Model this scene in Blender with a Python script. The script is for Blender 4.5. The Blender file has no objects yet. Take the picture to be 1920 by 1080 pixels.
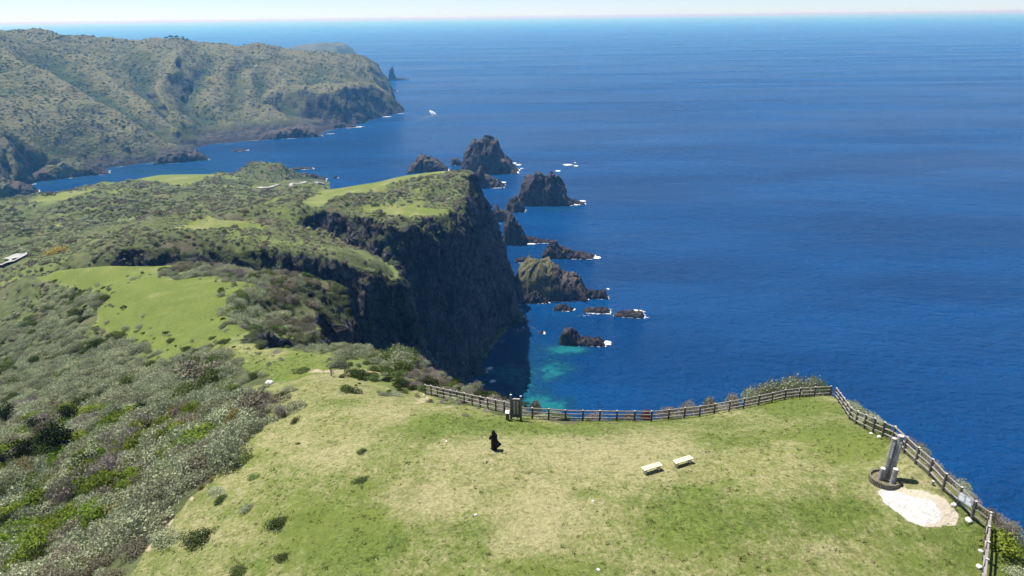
import bpy, bmesh, math, random
import numpy as np
from mathutils import Vector, Matrix
from mathutils.geometry import delaunay_2d_cdt

S = bpy.context.scene
COL = S.collection
rng = np.random.default_rng(7)
random.seed(7)

# ------------------------------------------------------------------ camera
F = 1280.0
PITCH = math.radians(21.66)
ROLL = math.radians(0.69)
HC = 280.0
fw = np.array([0, math.cos(PITCH), -math.sin(PITCH)])
rt0 = np.array([1.0, 0, 0])
up0 = np.cross(rt0, fw)
CR, CU = rt0 * math.cos(ROLL) - up0 * math.sin(ROLL), up0 * math.cos(ROLL) + rt0 * math.sin(ROLL)
cam_d = bpy.data.cameras.new('camera')
cam_d.sensor_width = 36
cam_d.lens = 36 * F / 1920
cam_d.clip_start = 0.5
cam_d.clip_end = 800000
cam = bpy.data.objects.new('camera', cam_d)
COL.objects.link(cam)
M = Matrix.Identity(4)
for i in range(3):
    M[i][0], M[i][1], M[i][2] = CR[i], CU[i], -fw[i]
M[2][3] = HC
cam.matrix_world = M
S.camera = cam


def ray(px, py):
    return fw + CR * ((px - 960) / F) + CU * ((540 - py) / F)


def T(px, py, z):
    d = ray(px, py)
    t = (z - HC) / d[2]
    return (d[0] * t, d[1] * t, z)


def D(px, py, y):
    d = ray(px, py)
    t = y / d[1]
    return (d[0] * t, y, HC + d[2] * t)


def pix(xyz):
    q = xyz - np.array([0, 0, HC])
    w = np.maximum(q @ fw, 1e-3)
    return 960 + F * (q @ CR) / w, 540 - F * (q @ CU) / w


# ------------------------------------------------------------------ noise
def _hash(ix, iy, iz, seed):
    h = (ix.astype(np.uint32) * np.uint32(374761393) + iy.astype(np.uint32) * np.uint32(668265263)
         + iz.astype(np.uint32) * np.uint32(2147483647 // 3) + np.uint32(seed * 144665 + 77))
    h = (h ^ (h >> np.uint32(13))) * np.uint32(1274126177)
    h = h ^ (h >> np.uint32(16))
    return h


def pnoise(x, y, z, seed=0):
    x, y, z = np.broadcast_arrays(x, y, z)
    fx, fy, fz = np.floor(x), np.floor(y), np.floor(z)
    ix, iy, iz = fx.astype(np.int64), fy.astype(np.int64), fz.astype(np.int64)
    dx, dy, dz = x - fx, y - fy, z - fz
    u, v, w = [t * t * t * (t * (t * 6 - 15) + 10) for t in (dx, dy, dz)]
    out = np.zeros(x.shape)
    for cx in (0, 1):
        wu = u if cx else 1 - u
        for cy in (0, 1):
            wv = v if cy else 1 - v
            for cz in (0, 1):
                ww = w if cz else 1 - w
                h = _hash(ix + cx, iy + cy, iz + cz, seed)
                gx = ((h & 1023).astype(float) / 511.5 - 1)
                gy = (((h >> np.uint32(10)) & 1023).astype(float) / 511.5 - 1)
                gz = (((h >> np.uint32(20)) & 1023).astype(float) / 511.5 - 1)
                out += wu * wv * ww * (gx * (dx - cx) + gy * (dy - cy) + gz * (dz - cz))
    return out * 1.2


def fbm(x, y, z=0.0, o=4, seed=0, ridge=False):
    x, y, z = [np.asarray(t, float) for t in (x, y, z)]
    s = 0
    a = 1.0
    t = 0
    for k in range(o):
        n = pnoise(x, y, z, seed + k * 17)
        if ridge:
            n = 1 - 2 * np.abs(n) * 1.6
        s = s + a * n
        t += a
        a *= 0.5
        x, y, z = x * 2.03 + 11.3, y * 2.03 + 5.7, z * 2.03 + 3.1
    return s / t


def sstep(a, b, x):
    t = np.clip((x - a) / (b - a), 0, 1)
    return t * t * (3 - 2 * t)


# ------------------------------------------------------------------ object helpers
def tag(o, label=None, cat=None, group=None, kind=None):
    for k, v in (('label', label), ('category', cat), ('group', group), ('kind', kind)):
        if v:
            o[k] = v
    return o


def mesh_np(name, V, Fc, mats=(), smooth=False, attrs=None, fattrs=None, midx=None):
    """Fc: (n,3) or (n,4) int array or list of such arrays"""
    me = bpy.data.meshes.new(name)
    fl = Fc if isinstance(Fc, list) else [Fc]
    fl = [np.asarray(f, np.int32) for f in fl if len(f)]
    V = np.asarray(V, np.float32)
    nl = sum(f.size for f in fl)
    npoly = sum(len(f) for f in fl)
    me.vertices.add(len(V))
    me.vertices.foreach_set('co', V.ravel())
    me.loops.add(nl)
    me.loops.foreach_set('vertex_index', np.concatenate([f.ravel() for f in fl]))
    me.polygons.add(npoly)
    st = []
    o = 0
    for f in fl:
        k = f.shape[1]
        st.append(o + np.arange(len(f)) * k)
        o += f.size
    me.polygons.foreach_set('loop_start', np.concatenate(st).astype(np.int32))
    for m in mats:
        me.materials.append(m)
    if midx is not None:
        me.polygons.foreach_set('material_index', np.asarray(midx, np.int32))
    if smooth:
        me.polygons.foreach_set('use_smooth', np.ones(npoly, bool))
    for k, a in (attrs or {}).items():
        at = me.attributes.new(k, 'FLOAT', 'POINT')
        at.data.foreach_set('value', np.asarray(a, np.float32))
    for k, a in (fattrs or {}).items():
        at = me.attributes.new(k, 'FLOAT', 'FACE')
        at.data.foreach_set('value', np.asarray(a, np.float32))
    me.update(calc_edges=True)
    me.validate()
    return me


def link(name, me, parent=None, loc=None, rz=0.0, scale=None):
    o = bpy.data.objects.new(name, me)
    COL.objects.link(o)
    if parent is not None:
        o.parent = parent
    if loc is not None:
        o.location = loc
    if rz:
        o.rotation_euler = (0, 0, rz)
    if scale is not None:
        o.scale = scale if hasattr(scale, '__len__') else (scale,) * 3
    return o


def empty(name, loc, rz=0.0):
    return link(name, None, None, loc, rz)


class MB:
    """collects simple shapes into one mesh"""
    def __init__(s):
        s.v, s.f, s.m = [], [], []

    def add(s, V, Fs, m=0):
        b = len(s.v)
        s.v += [tuple(map(float, p)) for p in V]
        s.f += [tuple(b + i for i in f) for f in Fs]
        s.m += [m] * len(Fs)

    def box(s, c, d, m=0, rot=None, bev=0.0):
        bm = bmesh.new()
        bmesh.ops.create_cube(bm, size=1)
        for v in bm.verts:
            v.co = Vector((v.co.x * d[0], v.co.y * d[1], v.co.z * d[2]))
        if bev:
            bmesh.ops.bevel(bm, geom=bm.edges[:], offset=bev, segments=1, affect='EDGES')
        R = rot if rot is not None else Matrix.Identity(3)
        V = [R @ v.co + Vector(c) for v in bm.verts]
        bm.verts.index_update()
        s.add(V, [[v.index for v in f.verts] for f in bm.faces], m)
        bm.free()

    def tube(s, a, b, r0, r1, n=10, m=0, cap=None, jit=0.0):
        a, b = Vector(a), Vector(b)
        ax = (b - a).normalized()
        p = ax.orthogonal().normalized()
        q = ax.cross(p)
        V = []
        for (c, r) in ((a, r0), (b, r1)):
            for i in range(n):
                t = 2 * math.pi * i / n
                V.append(c + (p * math.cos(t) + q * math.sin(t)) * r * (1 + random.uniform(-jit, jit)))
        Fs = [(i, (i + 1) % n, n + (i + 1) % n, n + i) for i in range(n)]
        s.add(V, Fs, m)
        base = len(s.v) - 2 * n
        s.f.append(tuple(base + i for i in reversed(range(n))))
        s.m.append(m)
        s.f.append(tuple(base + n + i for i in range(n)))
        s.m.append(m if cap is None else cap)

    def build(s, name, mats, parent=None, smooth=False, loc=None):
        me = bpy.data.meshes.new(name)
        me.from_pydata(s.v, [], s.f)
        for mt in (mats if isinstance(mats, (list, tuple)) else [mats]):
            me.materials.append(mt)
        me.polygons.foreach_set('material_index', np.array(s.m, np.int32))
        if smooth:
            me.polygons.foreach_set('use_smooth', np.ones(len(s.f), bool))
        me.update()
        return link(name, me, parent, loc)


# ------------------------------------------------------------------ material helpers
class NT:
    def __init__(s, name):
        s.m = bpy.data.materials.new(name)
        s.m.use_nodes = True
        s.t = s.m.node_tree
        s.t.nodes.clear()
        s.out = s.n('ShaderNodeOutputMaterial')

    def n(s, ty, **kw):
        nd = s.t.nodes.new(ty)
        for k, v in kw.items():
            setattr(nd, k, v)
        return nd

    def put(s, sock, v):
        if isinstance(v, bpy.types.NodeSocket):
            s.t.links.new(v, sock)
        elif v is not None:
            if sock.type == 'RGBA' and len(v) == 3:
                v = (*v, 1)
            sock.default_value = v

    def pos(s):
        return s.n('ShaderNodeNewGeometry').outputs['Position']

    def map(s, v, sc=(1, 1, 1), rot=(0, 0, 0), loc=(0, 0, 0)):
        nd = s.n('ShaderNodeMapping')
        s.put(nd.inputs['Vector'], v)
        nd.inputs['Scale'].default_value = sc
        nd.inputs['Rotation'].default_value = rot
        nd.inputs['Location'].default_value = loc
        return nd.outputs[0]

    def noise(s, v, sc, det=4, rough=0.55, dist=0.0):
        nd = s.n('ShaderNodeTexNoise')
        s.put(nd.inputs['Vector'], v)
        nd.inputs['Scale'].default_value = sc
        nd.inputs['Detail'].default_value = det
        nd.inputs['Roughness'].default_value = rough
        nd.inputs['Distortion'].default_value = dist
        return nd.outputs[0]

    def voro(s, v, sc, out='Distance', feat='F1'):
        nd = s.n('ShaderNodeTexVoronoi', feature=feat)
        s.put(nd.inputs['Vector'], v)
        nd.inputs['Scale'].default_value = sc
        return nd.outputs[out]

    def math(s, op, a, b=None, c=None, clamp=False):
        nd = s.n('ShaderNodeMath', operation=op, use_clamp=clamp)
        for i, v in enumerate((a, b, c)):
            if v is not None:
                s.put(nd.inputs[i], v)
        return nd.outputs[0]

    def step(s, v, a, b, lo=0.0, hi=1.0):
        nd = s.n('ShaderNodeMapRange', interpolation_type='SMOOTHSTEP')
        s.put(nd.inputs[0], v)
        for i, x in enumerate((a, b, lo, hi)):
            nd.inputs[i + 1].default_value = x
        return nd.outputs[0]

    def mix(s, f, a, b, mode='MIX'):
        nd = s.n('ShaderNodeMix', data_type='RGBA', blend_type=mode)
        s.put(nd.inputs[0], f)
        s.put(nd.inputs[6], a)
        s.put(nd.inputs[7], b)
        return nd.outputs[2]

    def attr(s, name, ty='GEOMETRY'):
        nd = s.n('ShaderNodeAttribute', attribute_name=name, attribute_type=ty)
        return nd.outputs['Fac']

    def bump(s, h, strength=0.5, dist=0.1, nrm=None):
        nd = s.n('ShaderNodeBump')
        s.put(nd.inputs['Height'], h)
        nd.inputs['Strength'].default_value = strength
        nd.inputs['Distance'].default_value = dist
        if nrm is not None:
            s.put(nd.inputs['Normal'], nrm)
        return nd.outputs[0]

    def pbr(s, col, rough=0.8, nrm=None, spec=0.3, **kw):
        b = s.n('ShaderNodeBsdfPrincipled')
        s.put(b.inputs['Base Color'], col)
        s.put(b.inputs['Roughness'], rough)
        b.inputs['Specular IOR Level'].default_value = spec
        if nrm is not None:
            s.put(b.inputs['Normal'], nrm)
        for k, v in kw.items():
            s.put(b.inputs[k], v)
        return b.outputs[0]

    def done(s, sh, vol=None):
        if sh is not None:
            s.t.links.new(sh, s.out.inputs['Surface'])
        return s.m


def simple(name, c1, c2, sc=4.0, rough=0.8, bump=0.3, bd=0.02, stretch=(1, 1, 1), spec=0.25):
    k = NT(name)
    tc = k.n('ShaderNodeTexCoord').outputs['Object']
    p = k.map(tc, stretch)
    n = k.noise(p, sc, 5)
    col = k.mix(k.step(n, 0.3, 0.7), c1, c2)
    return k.done(k.pbr(col, rough, k.bump(n, bump, bd), spec))


# ================================================================== TERRAIN
ctl = []           # (x, y, z)


def dens(pts, step=0.035):
    out = []
    for a, b in zip(pts[:-1], pts[1:]):
        a, b = np.array(a), np.array(b)
        L = np.linalg.norm((b - a)[:2])
        st = max(step * (0.5 * (np.hypot(*a[:2]) + np.hypot(*b[:2]))), 1.5)
        n = max(1, int(L / st))
        for i in range(n):
            out.append(tuple(a + (b - a) * i / n))
    out.append(tuple(pts[-1]))
    return out


def TL(*p):
    ctl.extend(dens([T(*q) for q in p]))


def TP(*p):
    ctl.extend([T(*q) for q in p])


def W(*p):
    ctl.extend(p)


def WL(*p):
    ctl.extend(dens(list(p)))


# foreground meadow
TP((960, 1080, 250.5), (600, 1080, 249.3), (400, 1080, 248), (1400, 1080, 251), (1750, 1080, 250.5))
TL((240, 1080, 246), (330, 960, 246.2), (430, 860, 246.4), (520, 780, 246), (560, 742, 245.2), (590, 718, 243.4))
TP((560, 950, 249), (700, 850, 249.3), (850, 850, 250), (930, 843, 250), (1100, 830, 249.7), (1300, 830, 250),
   (1500, 830, 250.6), (1222, 888, 250.6), (1300, 868, 250.6), (1500, 900, 251.3), (1400, 1000, 251.2),
   (1100, 950, 250.8), (1662, 903, 251.5), (1740, 950, 251.4), (650, 765, 247), (720, 748, 245.2), (880, 790, 248.6),
   (1450, 790, 248.4), (1550, 762, 246.8), (1150, 800, 248))
TL((798, 739.5, 242.3), (832, 747.5, 243.4), (870, 756, 245), (910, 766, 246.7), (946, 774, 248.0), (968, 787, 247.9),
   (998, 784, 247.5), (1060, 787, 247.0), (1124, 788, 246.6), (1221, 789, 246.2), (1311, 779, 245.9), (1394, 764, 245.6),
   (1471, 746, 245.2), (1558, 738, 245.0), (1568, 748, 245.6), (1593, 786, 248.8), (1623, 804, 250.6), (1657, 820, 251.8),
   (1718, 870, 252.3), (1769, 920, 252), (1824, 973, 251.3), (1853, 1010, 250.8), (1848, 1080, 250.2))
W((-20, 14, 247), (0, 8, 250), (15, 10, 250.5), (27, 14, 250), (27, 0, 249.5), (-40, 0, 238), (-80, 0, 220), (-130, 0, 195),
  (-30, 20, 243), (0, -10, 249))
# strip outside the fence, then the lip
LIP = [(33, -12, 247), (32.5, 14, 248), (31.8, 27, 249), (31.2, 33, 250), (30.0, 38, 250.3), (30.5, 43, 249.2), (32.6, 50, 246.8),
       (34.6, 57, 243.2), (34, 61.8, 242.8), (28, 61.5, 242.8), (22, 58.8, 243.3), (17, 56.8, 243.9), (12, 55.4, 244.4), (5, 54.4, 244.9),
       T(975, 760, 245.3), T(930, 744, 243.8), T(870, 723, 239.8), T(830, 704, 236.3), T(780, 676, 235), T(700, 657, 234.3),
       T(650, 645, 234)]
WL(*LIP)
WL((38.5, 10, 226), (37.5, 30, 226), (36, 40, 224), (38, 50, 220), (40.5, 60, 214), (37, 67, 212), (29, 67, 212), (21, 64, 213), (13, 61.5, 214), (6, 61, 215), (3, 67, 213), (-1, 77, 208), (-4, 86, 200))
W((10, 90, 120), (28, 88, 120), (52, 72, 120), (56, 40, 120), (0, 104, 120))
# scrub slope on the left
TP((0, 1080, 233), (0, 980, 229), (0, 900, 224), (0, 830, 216), (0, 750, 206), (0, 680, 196), (0, 600, 184), (0, 540, 174),
   (120, 1000, 236), (200, 900, 232), (300, 800, 232), (400, 760, 238), (300, 730, 224), (150, 800, 221), (150, 680, 203),
   (100, 600, 191), (150, 560, 197), (450, 720, 237), (380, 700, 229), (500, 740, 243))
W((-130, 60, 195), (-170, 120, 175), (-260, 100, 140), (-260, 0, 140), (-260, 200, 150), (-400, 200, 100), (-400, 0, 95), (-420, 320, 110))
# saddle path and green meadow
TP((500, 700, 238.5), (600, 692, 240), (640, 700, 240.5), (540, 662, 236), (480, 650, 230), (620, 662, 238), (700, 700, 240), (760, 715, 240.5))
TP((440, 640, 226), (460, 620, 222), (480, 580, 216), (470, 545, 212), (440, 530, 210.5), (420, 600, 221), (300, 690, 218),
   (300, 640, 214.5), (300, 570, 213.5), (250, 530, 208), (180, 540, 202.5), (250, 620, 208), (60, 512, 193), (100, 499, 195),
   (200, 490, 203), (330, 491, 202), (420, 500, 203), (480, 512, 203), (380, 520, 208))
# bush covered hump and strip
TP((500, 560, 209), (560, 514, 207), (610, 526, 202), (640, 572, 195), (655, 612, 190), (560, 620, 201), (500, 605, 210),
   (600, 640, 206), (450, 575, 213), (540, 545, 208), (590, 580, 203))
# first dark hump: front lip and crest, base in front of it
TL((224, 455, 188), (270, 446, 187), (330, 440, 185), (400, 447, 181), (480, 456, 178), (540, 464, 174), (600, 476, 170), (690, 502, 160), (757, 522, 150))
TL((300, 424, 182), (400, 413, 179), (500, 406, 172), (600, 431, 165), (680, 466, 157), (740, 502, 150))
W((-177, 270, 166), (-165, 277, 158), (-150, 285, 148), (-130, 290, 130), (-112, 293, 105), (-92, 300, 60), (-80, 268, 50), (-72, 300, 8),
  (-170, 255, 172), (-130, 250, 165), (-100, 240, 160), (-85, 250, 90), (-60, 330, 60))
# ridge behind, cove between the hump and the big cliff
TP((150, 456, 176), (90, 470, 172), (40, 482, 160), (260, 416, 173), (350, 403, 166), (460, 391, 156), (560, 376, 140), (600, 362, 122))
W((-190, 425, 152), (-160, 405, 140), (-135, 412, 105), (-110, 415, 60), (-85, 412, 4), (-150, 440, 120), (-120, 448, 60))
# big cliff plateau
TL((460, 398, 150), (520, 389, 150), (590, 392, 150), (650, 398, 148), (690, 408, 147), (720, 423, 146), (741, 438, 144),
   (790, 426, 142), (840, 413, 141), (862, 396, 140), (872, 376, 139), (880, 342, 138.5), (885, 318, 138))
TL((620, 353, 118), (700, 339, 125), (760, 324, 131), (830, 315, 136), (870, 311, 139))
TP((700, 372, 138), (600, 376, 136), (800, 352, 139), (760, 402, 143))
W((-25, 640, 62), (-8, 700, 55), (-14, 610, 60))
# low hills on the left, little peak, road spur
TP((0, 440, 120), (100, 432, 125), (200, 411, 122), (300, 386, 118), (400, 366, 100), (480, 357, 76), (540, 353, 52), (0, 470, 135), (0, 496, 150),
   (0, 402, 104), (100, 386, 108), (190, 371, 98), (250, 346, 82), (350, 336, 76), (50, 381, 92), (0, 382, 84), (440, 350, 62))
TL((0, 379, 80), (70, 366, 84), (180, 346, 83), (300, 324, 72), (400, 323, 62), (440, 327, 50))
TP((500, 297, 66), (486, 301, 62), (518, 302, 58), (470, 310, 50), (535, 314, 42), (550, 322, 30), (575, 330, 12), (455, 335, 46), (500, 330, 44), (560, 340, 34), (600, 344, 36), (612, 350, 38), (520, 349, 42))
W((-500, 1110, 8), (-600, 1070, 8), (-720, 1050, 8), (-440, 1190, 20), (-340, 1150, 18), (-280, 900, 45), (-235, 810, 72), (-150, 780, 60), (-60, 770, 45))
W((-700, 500, 80), (-700, 700, 85), (-1000, 600, 60), (-1000, 900, 50), (-600, 300, 90), (-900, 200, 60), (-1400, 500, 60))
# the sea cliff's foot
FOOT = [(120, -40), (105, 40), (96, 90), (62, 128), (28, 140), (8, 145), (-6, 150), (-16, 175), (-20, 205), (-28, 240), (-55, 262), (-58, 290), (-38, 318),
        (-28, 345), (-42, 385), (-78, 405), (-88, 428), (-76, 448), (-55, 465), (-38, 498), (-28, 540), (-13, 600), (2, 660), (6, 722), (-12, 775),
        (-80, 835), (-180, 890), (-250, 985), (-300, 1100), (-330, 1235), (-400, 1290), (-500, 1225), (-600, 1165), (-720, 1145), (-838, 1100),
        (-1000, 1020), (-1400, 900)]
WL(*[(x, y, 0.0) for x, y in FOOT])
W(*[(x + 45, y + 15, -14.0) for x, y in FOOT[:25]])
W(*[(x + 20, y + 60, -14.0) for x, y in FOOT[25:]])
W((400, -60, -14), (400, 900, -14), (0, 1400, -14), (-700, 1500, -14), (-1500, 1400, -14), (-1500, -60, 60), (0, -60, 246), (34, -60, 246), (-200, -60, 170))


def tin_sample(pts, X, Y):
    pts = np.array(pts, float)
    key = {}
    for p in pts:
        key.setdefault((round(p[0], 1), round(p[1], 1)), p)
    pts = np.array(list(key.values()))
    v, e, f, ov, oe, of = delaunay_2d_cdt([Vector(p[:2]) for p in pts], [], [], 0, 1e-4)
    vz = np.array([pts[o[0]][2] if o else 0 for o in ov])
    vx = np.array([[p.x, p.y] for p in v])
    Z = np.full(X.shape, -14.0)
    order = np.argsort(X.ravel())
    xs = X.ravel()[order]
    ys = Y.ravel()[order]
    zs = np.full(xs.shape, -14.0)
    for tri in f:
        a, b, c = vx[tri[0]], vx[tri[1]], vx[tri[2]]
        lo = np.searchsorted(xs, min(a[0], b[0], c[0]))
        hi = np.searchsorted(xs, max(a[0], b[0], c[0]), 'right')
        if hi <= lo:
            continue
        yy = ys[lo:hi]
        k = np.nonzero((yy >= min(a[1], b[1], c[1])) & (yy <= max(a[1], b[1], c[1])))[0]
        if not len(k):
            continue
        px_, py_ = xs[lo:hi][k], yy[k]
        det = (b[0] - a[0]) * (c[1] - a[1]) - (c[0] - a[0]) * (b[1] - a[1])
        if abs(det) < 1e-9:
            continue
        l1 = ((px_ - a[0]) * (c[1] - a[1]) - (c[0] - a[0]) * (py_ - a[1])) / det
        l2 = ((b[0] - a[0]) * (py_ - a[1]) - (px_ - a[0]) * (b[1] - a[1])) / det
        ok = (l1 >= -1e-6) & (l2 >= -1e-6) & (l1 + l2 <= 1 + 1e-6)
        zz = vz[tri[0]] * (1 - l1 - l2) + vz[tri[1]] * l1 + vz[tri[2]] * l2
        zs[lo + k[ok]] = zz[ok]
    Z.ravel()[order] = zs
    return Z


def blur(Z, n):
    for _ in range(n):
        P_ = np.pad(Z, 1, mode='edge')
        Z = (P_[:-2, 1:-1] + 2 * P_[1:-1, 1:-1] + P_[2:, 1:-1]) / 4
        P_ = np.pad(Z, 1, mode='edge')
        Z = (P_[1:-1, :-2] + 2 * P_[1:-1, 1:-1] + P_[1:-1, 2:]) / 4
    return Z


class Polar:
    def __init__(s, r0, r1, nr, a0, a1, na):
        s.lr = np.linspace(math.log(r0), math.log(r1), nr)
        s.a = np.radians(np.linspace(a0, a1, na))
        R, A = np.meshgrid(np.exp(s.lr), s.a, indexing='ij')
        s.X, s.Y, s.R = R * np.sin(A), R * np.cos(A), R

    def q(s, G, x, y):
        r = np.hypot(x, y)
        i = np.clip((np.log(np.maximum(r, 1e-3)) - s.lr[0]) / (s.lr[1] - s.lr[0]), 0, len(s.lr) - 1.001)
        j = np.clip((np.arctan2(x, y) - s.a[0]) / (s.a[1] - s.a[0]), 0, len(s.a) - 1.001)
        i0, j0 = i.astype(int), j.astype(int)
        u, v = i - i0, j - j0
        return (G[i0, j0] * (1 - u) * (1 - v) + G[i0 + 1, j0] * u * (1 - v) + G[i0, j0 + 1] * (1 - u) * v + G[i0 + 1, j0 + 1] * u * v)


def slope_of(pg, Z):
    lr, a = pg.lr, pg.a
    dzr = np.gradient(Z, lr, axis=0) / pg.R
    dza = np.gradient(Z, a, axis=1) / pg.R
    return np.hypot(dzr, dza)


def tri_refine(V, Tr, attrs, thr_of, passes=2):
    """split triangles whose edges look longer than allowed"""
    for _ in range(passes):
        E = np.concatenate([Tr[:, [0, 1]], Tr[:, [1, 2]], Tr[:, [2, 0]]])
        Es = np.sort(E, 1)
        key = Es[:, 0].astype(np.int64) * len(V) + Es[:, 1]
        uk, inv = np.unique(key, return_inverse=True)
        ua, ub = uk // len(V), uk % len(V)
        L = np.linalg.norm((V[ua] - V[ub]) * [.42, .42, 1], axis=1)
        mk = L > thr_of(0.5 * (V[ua] + V[ub]))
        idx = np.full(len(uk), -1)
        idx[mk] = len(V) + np.arange(mk.sum())
        V = np.concatenate([V, 0.5 * (V[ua[mk]] + V[ub[mk]])])
        attrs = {k: np.concatenate([a, 0.5 * (a[ua[mk]] + a[ub[mk]])]) for k, a in attrs.items()}
        n = len(Tr)
        m = idx[inv].reshape(3, n).T
        out = []
        code = (m[:, 0] >= 0) * 1 + (m[:, 1] >= 0) * 2 + (m[:, 2] >= 0) * 4
        out.append(Tr[code == 0])
        for c, rot in ((1, 0), (2, 1), (4, 2)):
            t, q = np.roll(Tr[code == c], -rot, 1), np.roll(m[code == c], -rot, 1)
            out += [np.stack([t[:, 0], q[:, 0], t[:, 2]], 1), np.stack([q[:, 0], t[:, 1], t[:, 2]], 1)]
        for c, rot in ((3, 0), (6, 1), (5, 2)):
            t, q = np.roll(Tr[code == c], -rot, 1), np.roll(m[code == c], -rot, 1)
            out += [np.stack([q[:, 0], t[:, 1], q[:, 1]], 1), np.stack([t[:, 0], q[:, 0], q[:, 1]], 1), np.stack([t[:, 0], q[:, 1], t[:, 2]], 1)]
        t, q = Tr[code == 7], m[code == 7]
        out += [np.stack([t[:, 0], q[:, 0], q[:, 2]], 1), np.stack([q[:, 0], t[:, 1], q[:, 1]], 1), np.stack([q[:, 2], q[:, 1], t[:, 2]], 1), q]
        Tr = np.concatenate(out)
    return V, Tr, attrs


def vnormals(V, Tr):
    n = np.cross(V[Tr[:, 1]] - V[Tr[:, 0]], V[Tr[:, 2]] - V[Tr[:, 0]])
    N = np.zeros_like(V)
    for k in range(3):
        for c in range(3):
            N[:, c] += np.bincount(Tr[:, k], n[:, c], len(V))
    return N / np.maximum(np.linalg.norm(N, axis=1, keepdims=True), 1e-9)


def grid_tris(nr, na, keep):
    i = np.arange(nr * na).reshape(nr, na)
    a, b, c, d = i[:-1, :-1].ravel(), i[1:, :-1].ravel(), i[1:, 1:].ravel(), i[:-1, 1:].ravel()
    flip = np.random.default_rng(3).random(len(a)) < 0.5
    t = np.concatenate([np.where(flip[:, None], np.stack([a, c, b], 1), np.stack([a, d, b], 1)),
                        np.where(flip[:, None], np.stack([a, d, c], 1), np.stack([b, d, c], 1))])
    k = keep.ravel()
    return t[k[t].any(1)]


def compact(V, Tr, attrs):
    u, inv = np.unique(Tr, return_inverse=True)
    return V[u], inv.reshape(Tr.shape), {k: a[u] for k, a in attrs.items()}


def inpoly(px, py, poly):
    r = np.zeros(px.shape, bool)
    n = len(poly)
    for i in range(n):
        x0, y0 = poly[i]
        x1, y1 = poly[(i + 1) % n]
        if y0 == y1:
            continue
        c = ((y0 > py) != (y1 > py)) & (px < (x1 - x0) * (py - y0) / (y1 - y0) + x0)
        r ^= c
    return r


PG = Polar(7, 1500, 760, -66, 75, 900)
Z0 = tin_sample(ctl, PG.X, PG.Y)
sl = slope_of(PG, Z0)
Zs, Zm = blur(Z0, 10), blur(Z0, 2)
wst = sstep(0.75, 1.3, blur(np.minimum(sl, 3), 4))
near = sstep(70, 45, PG.R)
ZG = Zm * wst + Zs * (1 - wst)
ZG = np.where(sl < 0.6, blur(Z0, 10) * near + ZG * (1 - near), ZG)
sl = slope_of(PG, ZG)
steep = sstep(0.8, 1.5, sl)
# pixel masks of what grows where (attributes of the ground)
XYZ = np.stack([PG.X, PG.Y, ZG], -1).reshape(-1, 3)
wx = fbm(PG.X / 9, PG.Y / 9, 0, 3, 5).ravel()
wy = fbm(PG.X / 9, PG.Y / 9, 9.0, 3, 6).ravel()
pxs, pys = pix(XYZ)
sc_ = 60 * np.minimum(60.0 / PG.R.ravel(), 1.2) + 6
pxw, pyw = pxs + wx * sc_ * 1.2, pys + wy * sc_ * 0.6
Rr = PG.R.ravel()


def pm(poly, r0=0, r1=9e9):
    return (inpoly(pxw, pyw, poly) & (Rr > r0) & (Rr < r1)).reshape(ZG.shape).astype(float)


MEADOW = [(225, 1100), (300, 985), (360, 930), (440, 850), (500, 790), (540, 765), (500, 752), (440, 748), (480, 728), (545, 705), (500, 690), (455, 655), (470, 640), (520, 655), (600, 672),
          (680, 690), (720, 705), (640, 712), (720, 735), (790, 725), (805, 738), (900, 763), (950, 775), (1060, 785), (1221, 787), (1311, 777), (1394, 761),
          (1471, 743), (1562, 733), (1600, 780), (1680, 815), (1740, 870), (1800, 920), (1870, 965), (1925, 1000), (1925, 1400), (-100, 1500), (150, 1250)]
GREEN = [(30, 515), (110, 497), (240, 486), (345, 494), (290, 513), (300, 522), (420, 524), (478, 532), (470, 545), (425, 560), (430, 590), (490, 632), (560, 652), (650, 676), (640, 700), (560, 712), (500, 714), (450, 690), (410, 660), (370, 662),
         (320, 690), (270, 680), (255, 650), (215, 620), (170, 620), (200, 560), (120, 535)]
m1 = pm(MEADOW, 0, 118)
m2 = pm(GREEN, 75, 300)
g3 = [pm(p, a, b) for p, a, b in (
    ([(320, 432), (360, 417), (420, 411), (480, 418), (500, 428), (440, 430), (380, 436)], 290, 430),
    ([(560, 392), (575, 372), (620, 349), (700, 335), (760, 321), (830, 311), (886, 307), (872, 319), (800, 334), (730, 350), (668, 362), (645, 380), (604, 394)], 440, 760),
    ([(668, 399), (690, 386), (760, 387), (842, 390), (850, 401), (790, 415), (700, 406)], 430, 640),
    ([(190, 348), (250, 328), (300, 321), (400, 319), (410, 326), (380, 338), (350, 350), (260, 340), (200, 352)], 780, 1150),
    ([(50, 392), (60, 375), (110, 362), (190, 355), (180, 365), (110, 385)], 600, 1000),
    ([(100, 440), (102, 415), (112, 418), (118, 450)], 430, 700))]
far_g = np.clip(sum(g3), 0, 1)
grass = np.clip(m1 + m2 + far_g, 0, 1)
grass = np.clip(blur(grass, 2), 0, 1) * (1 - steep)


def pblob(L):
    """sum of soft blobs on the ground, each (px, py, rx, ry, weight)"""
    s = np.zeros(len(pxs))
    for (cx, cy, rx, ry, w) in L:
        s += w * np.exp(-(((pxw - cx) / rx) ** 2 + ((pyw - cy) / ry) ** 2))
    return s.reshape(ZG.shape)


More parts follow.
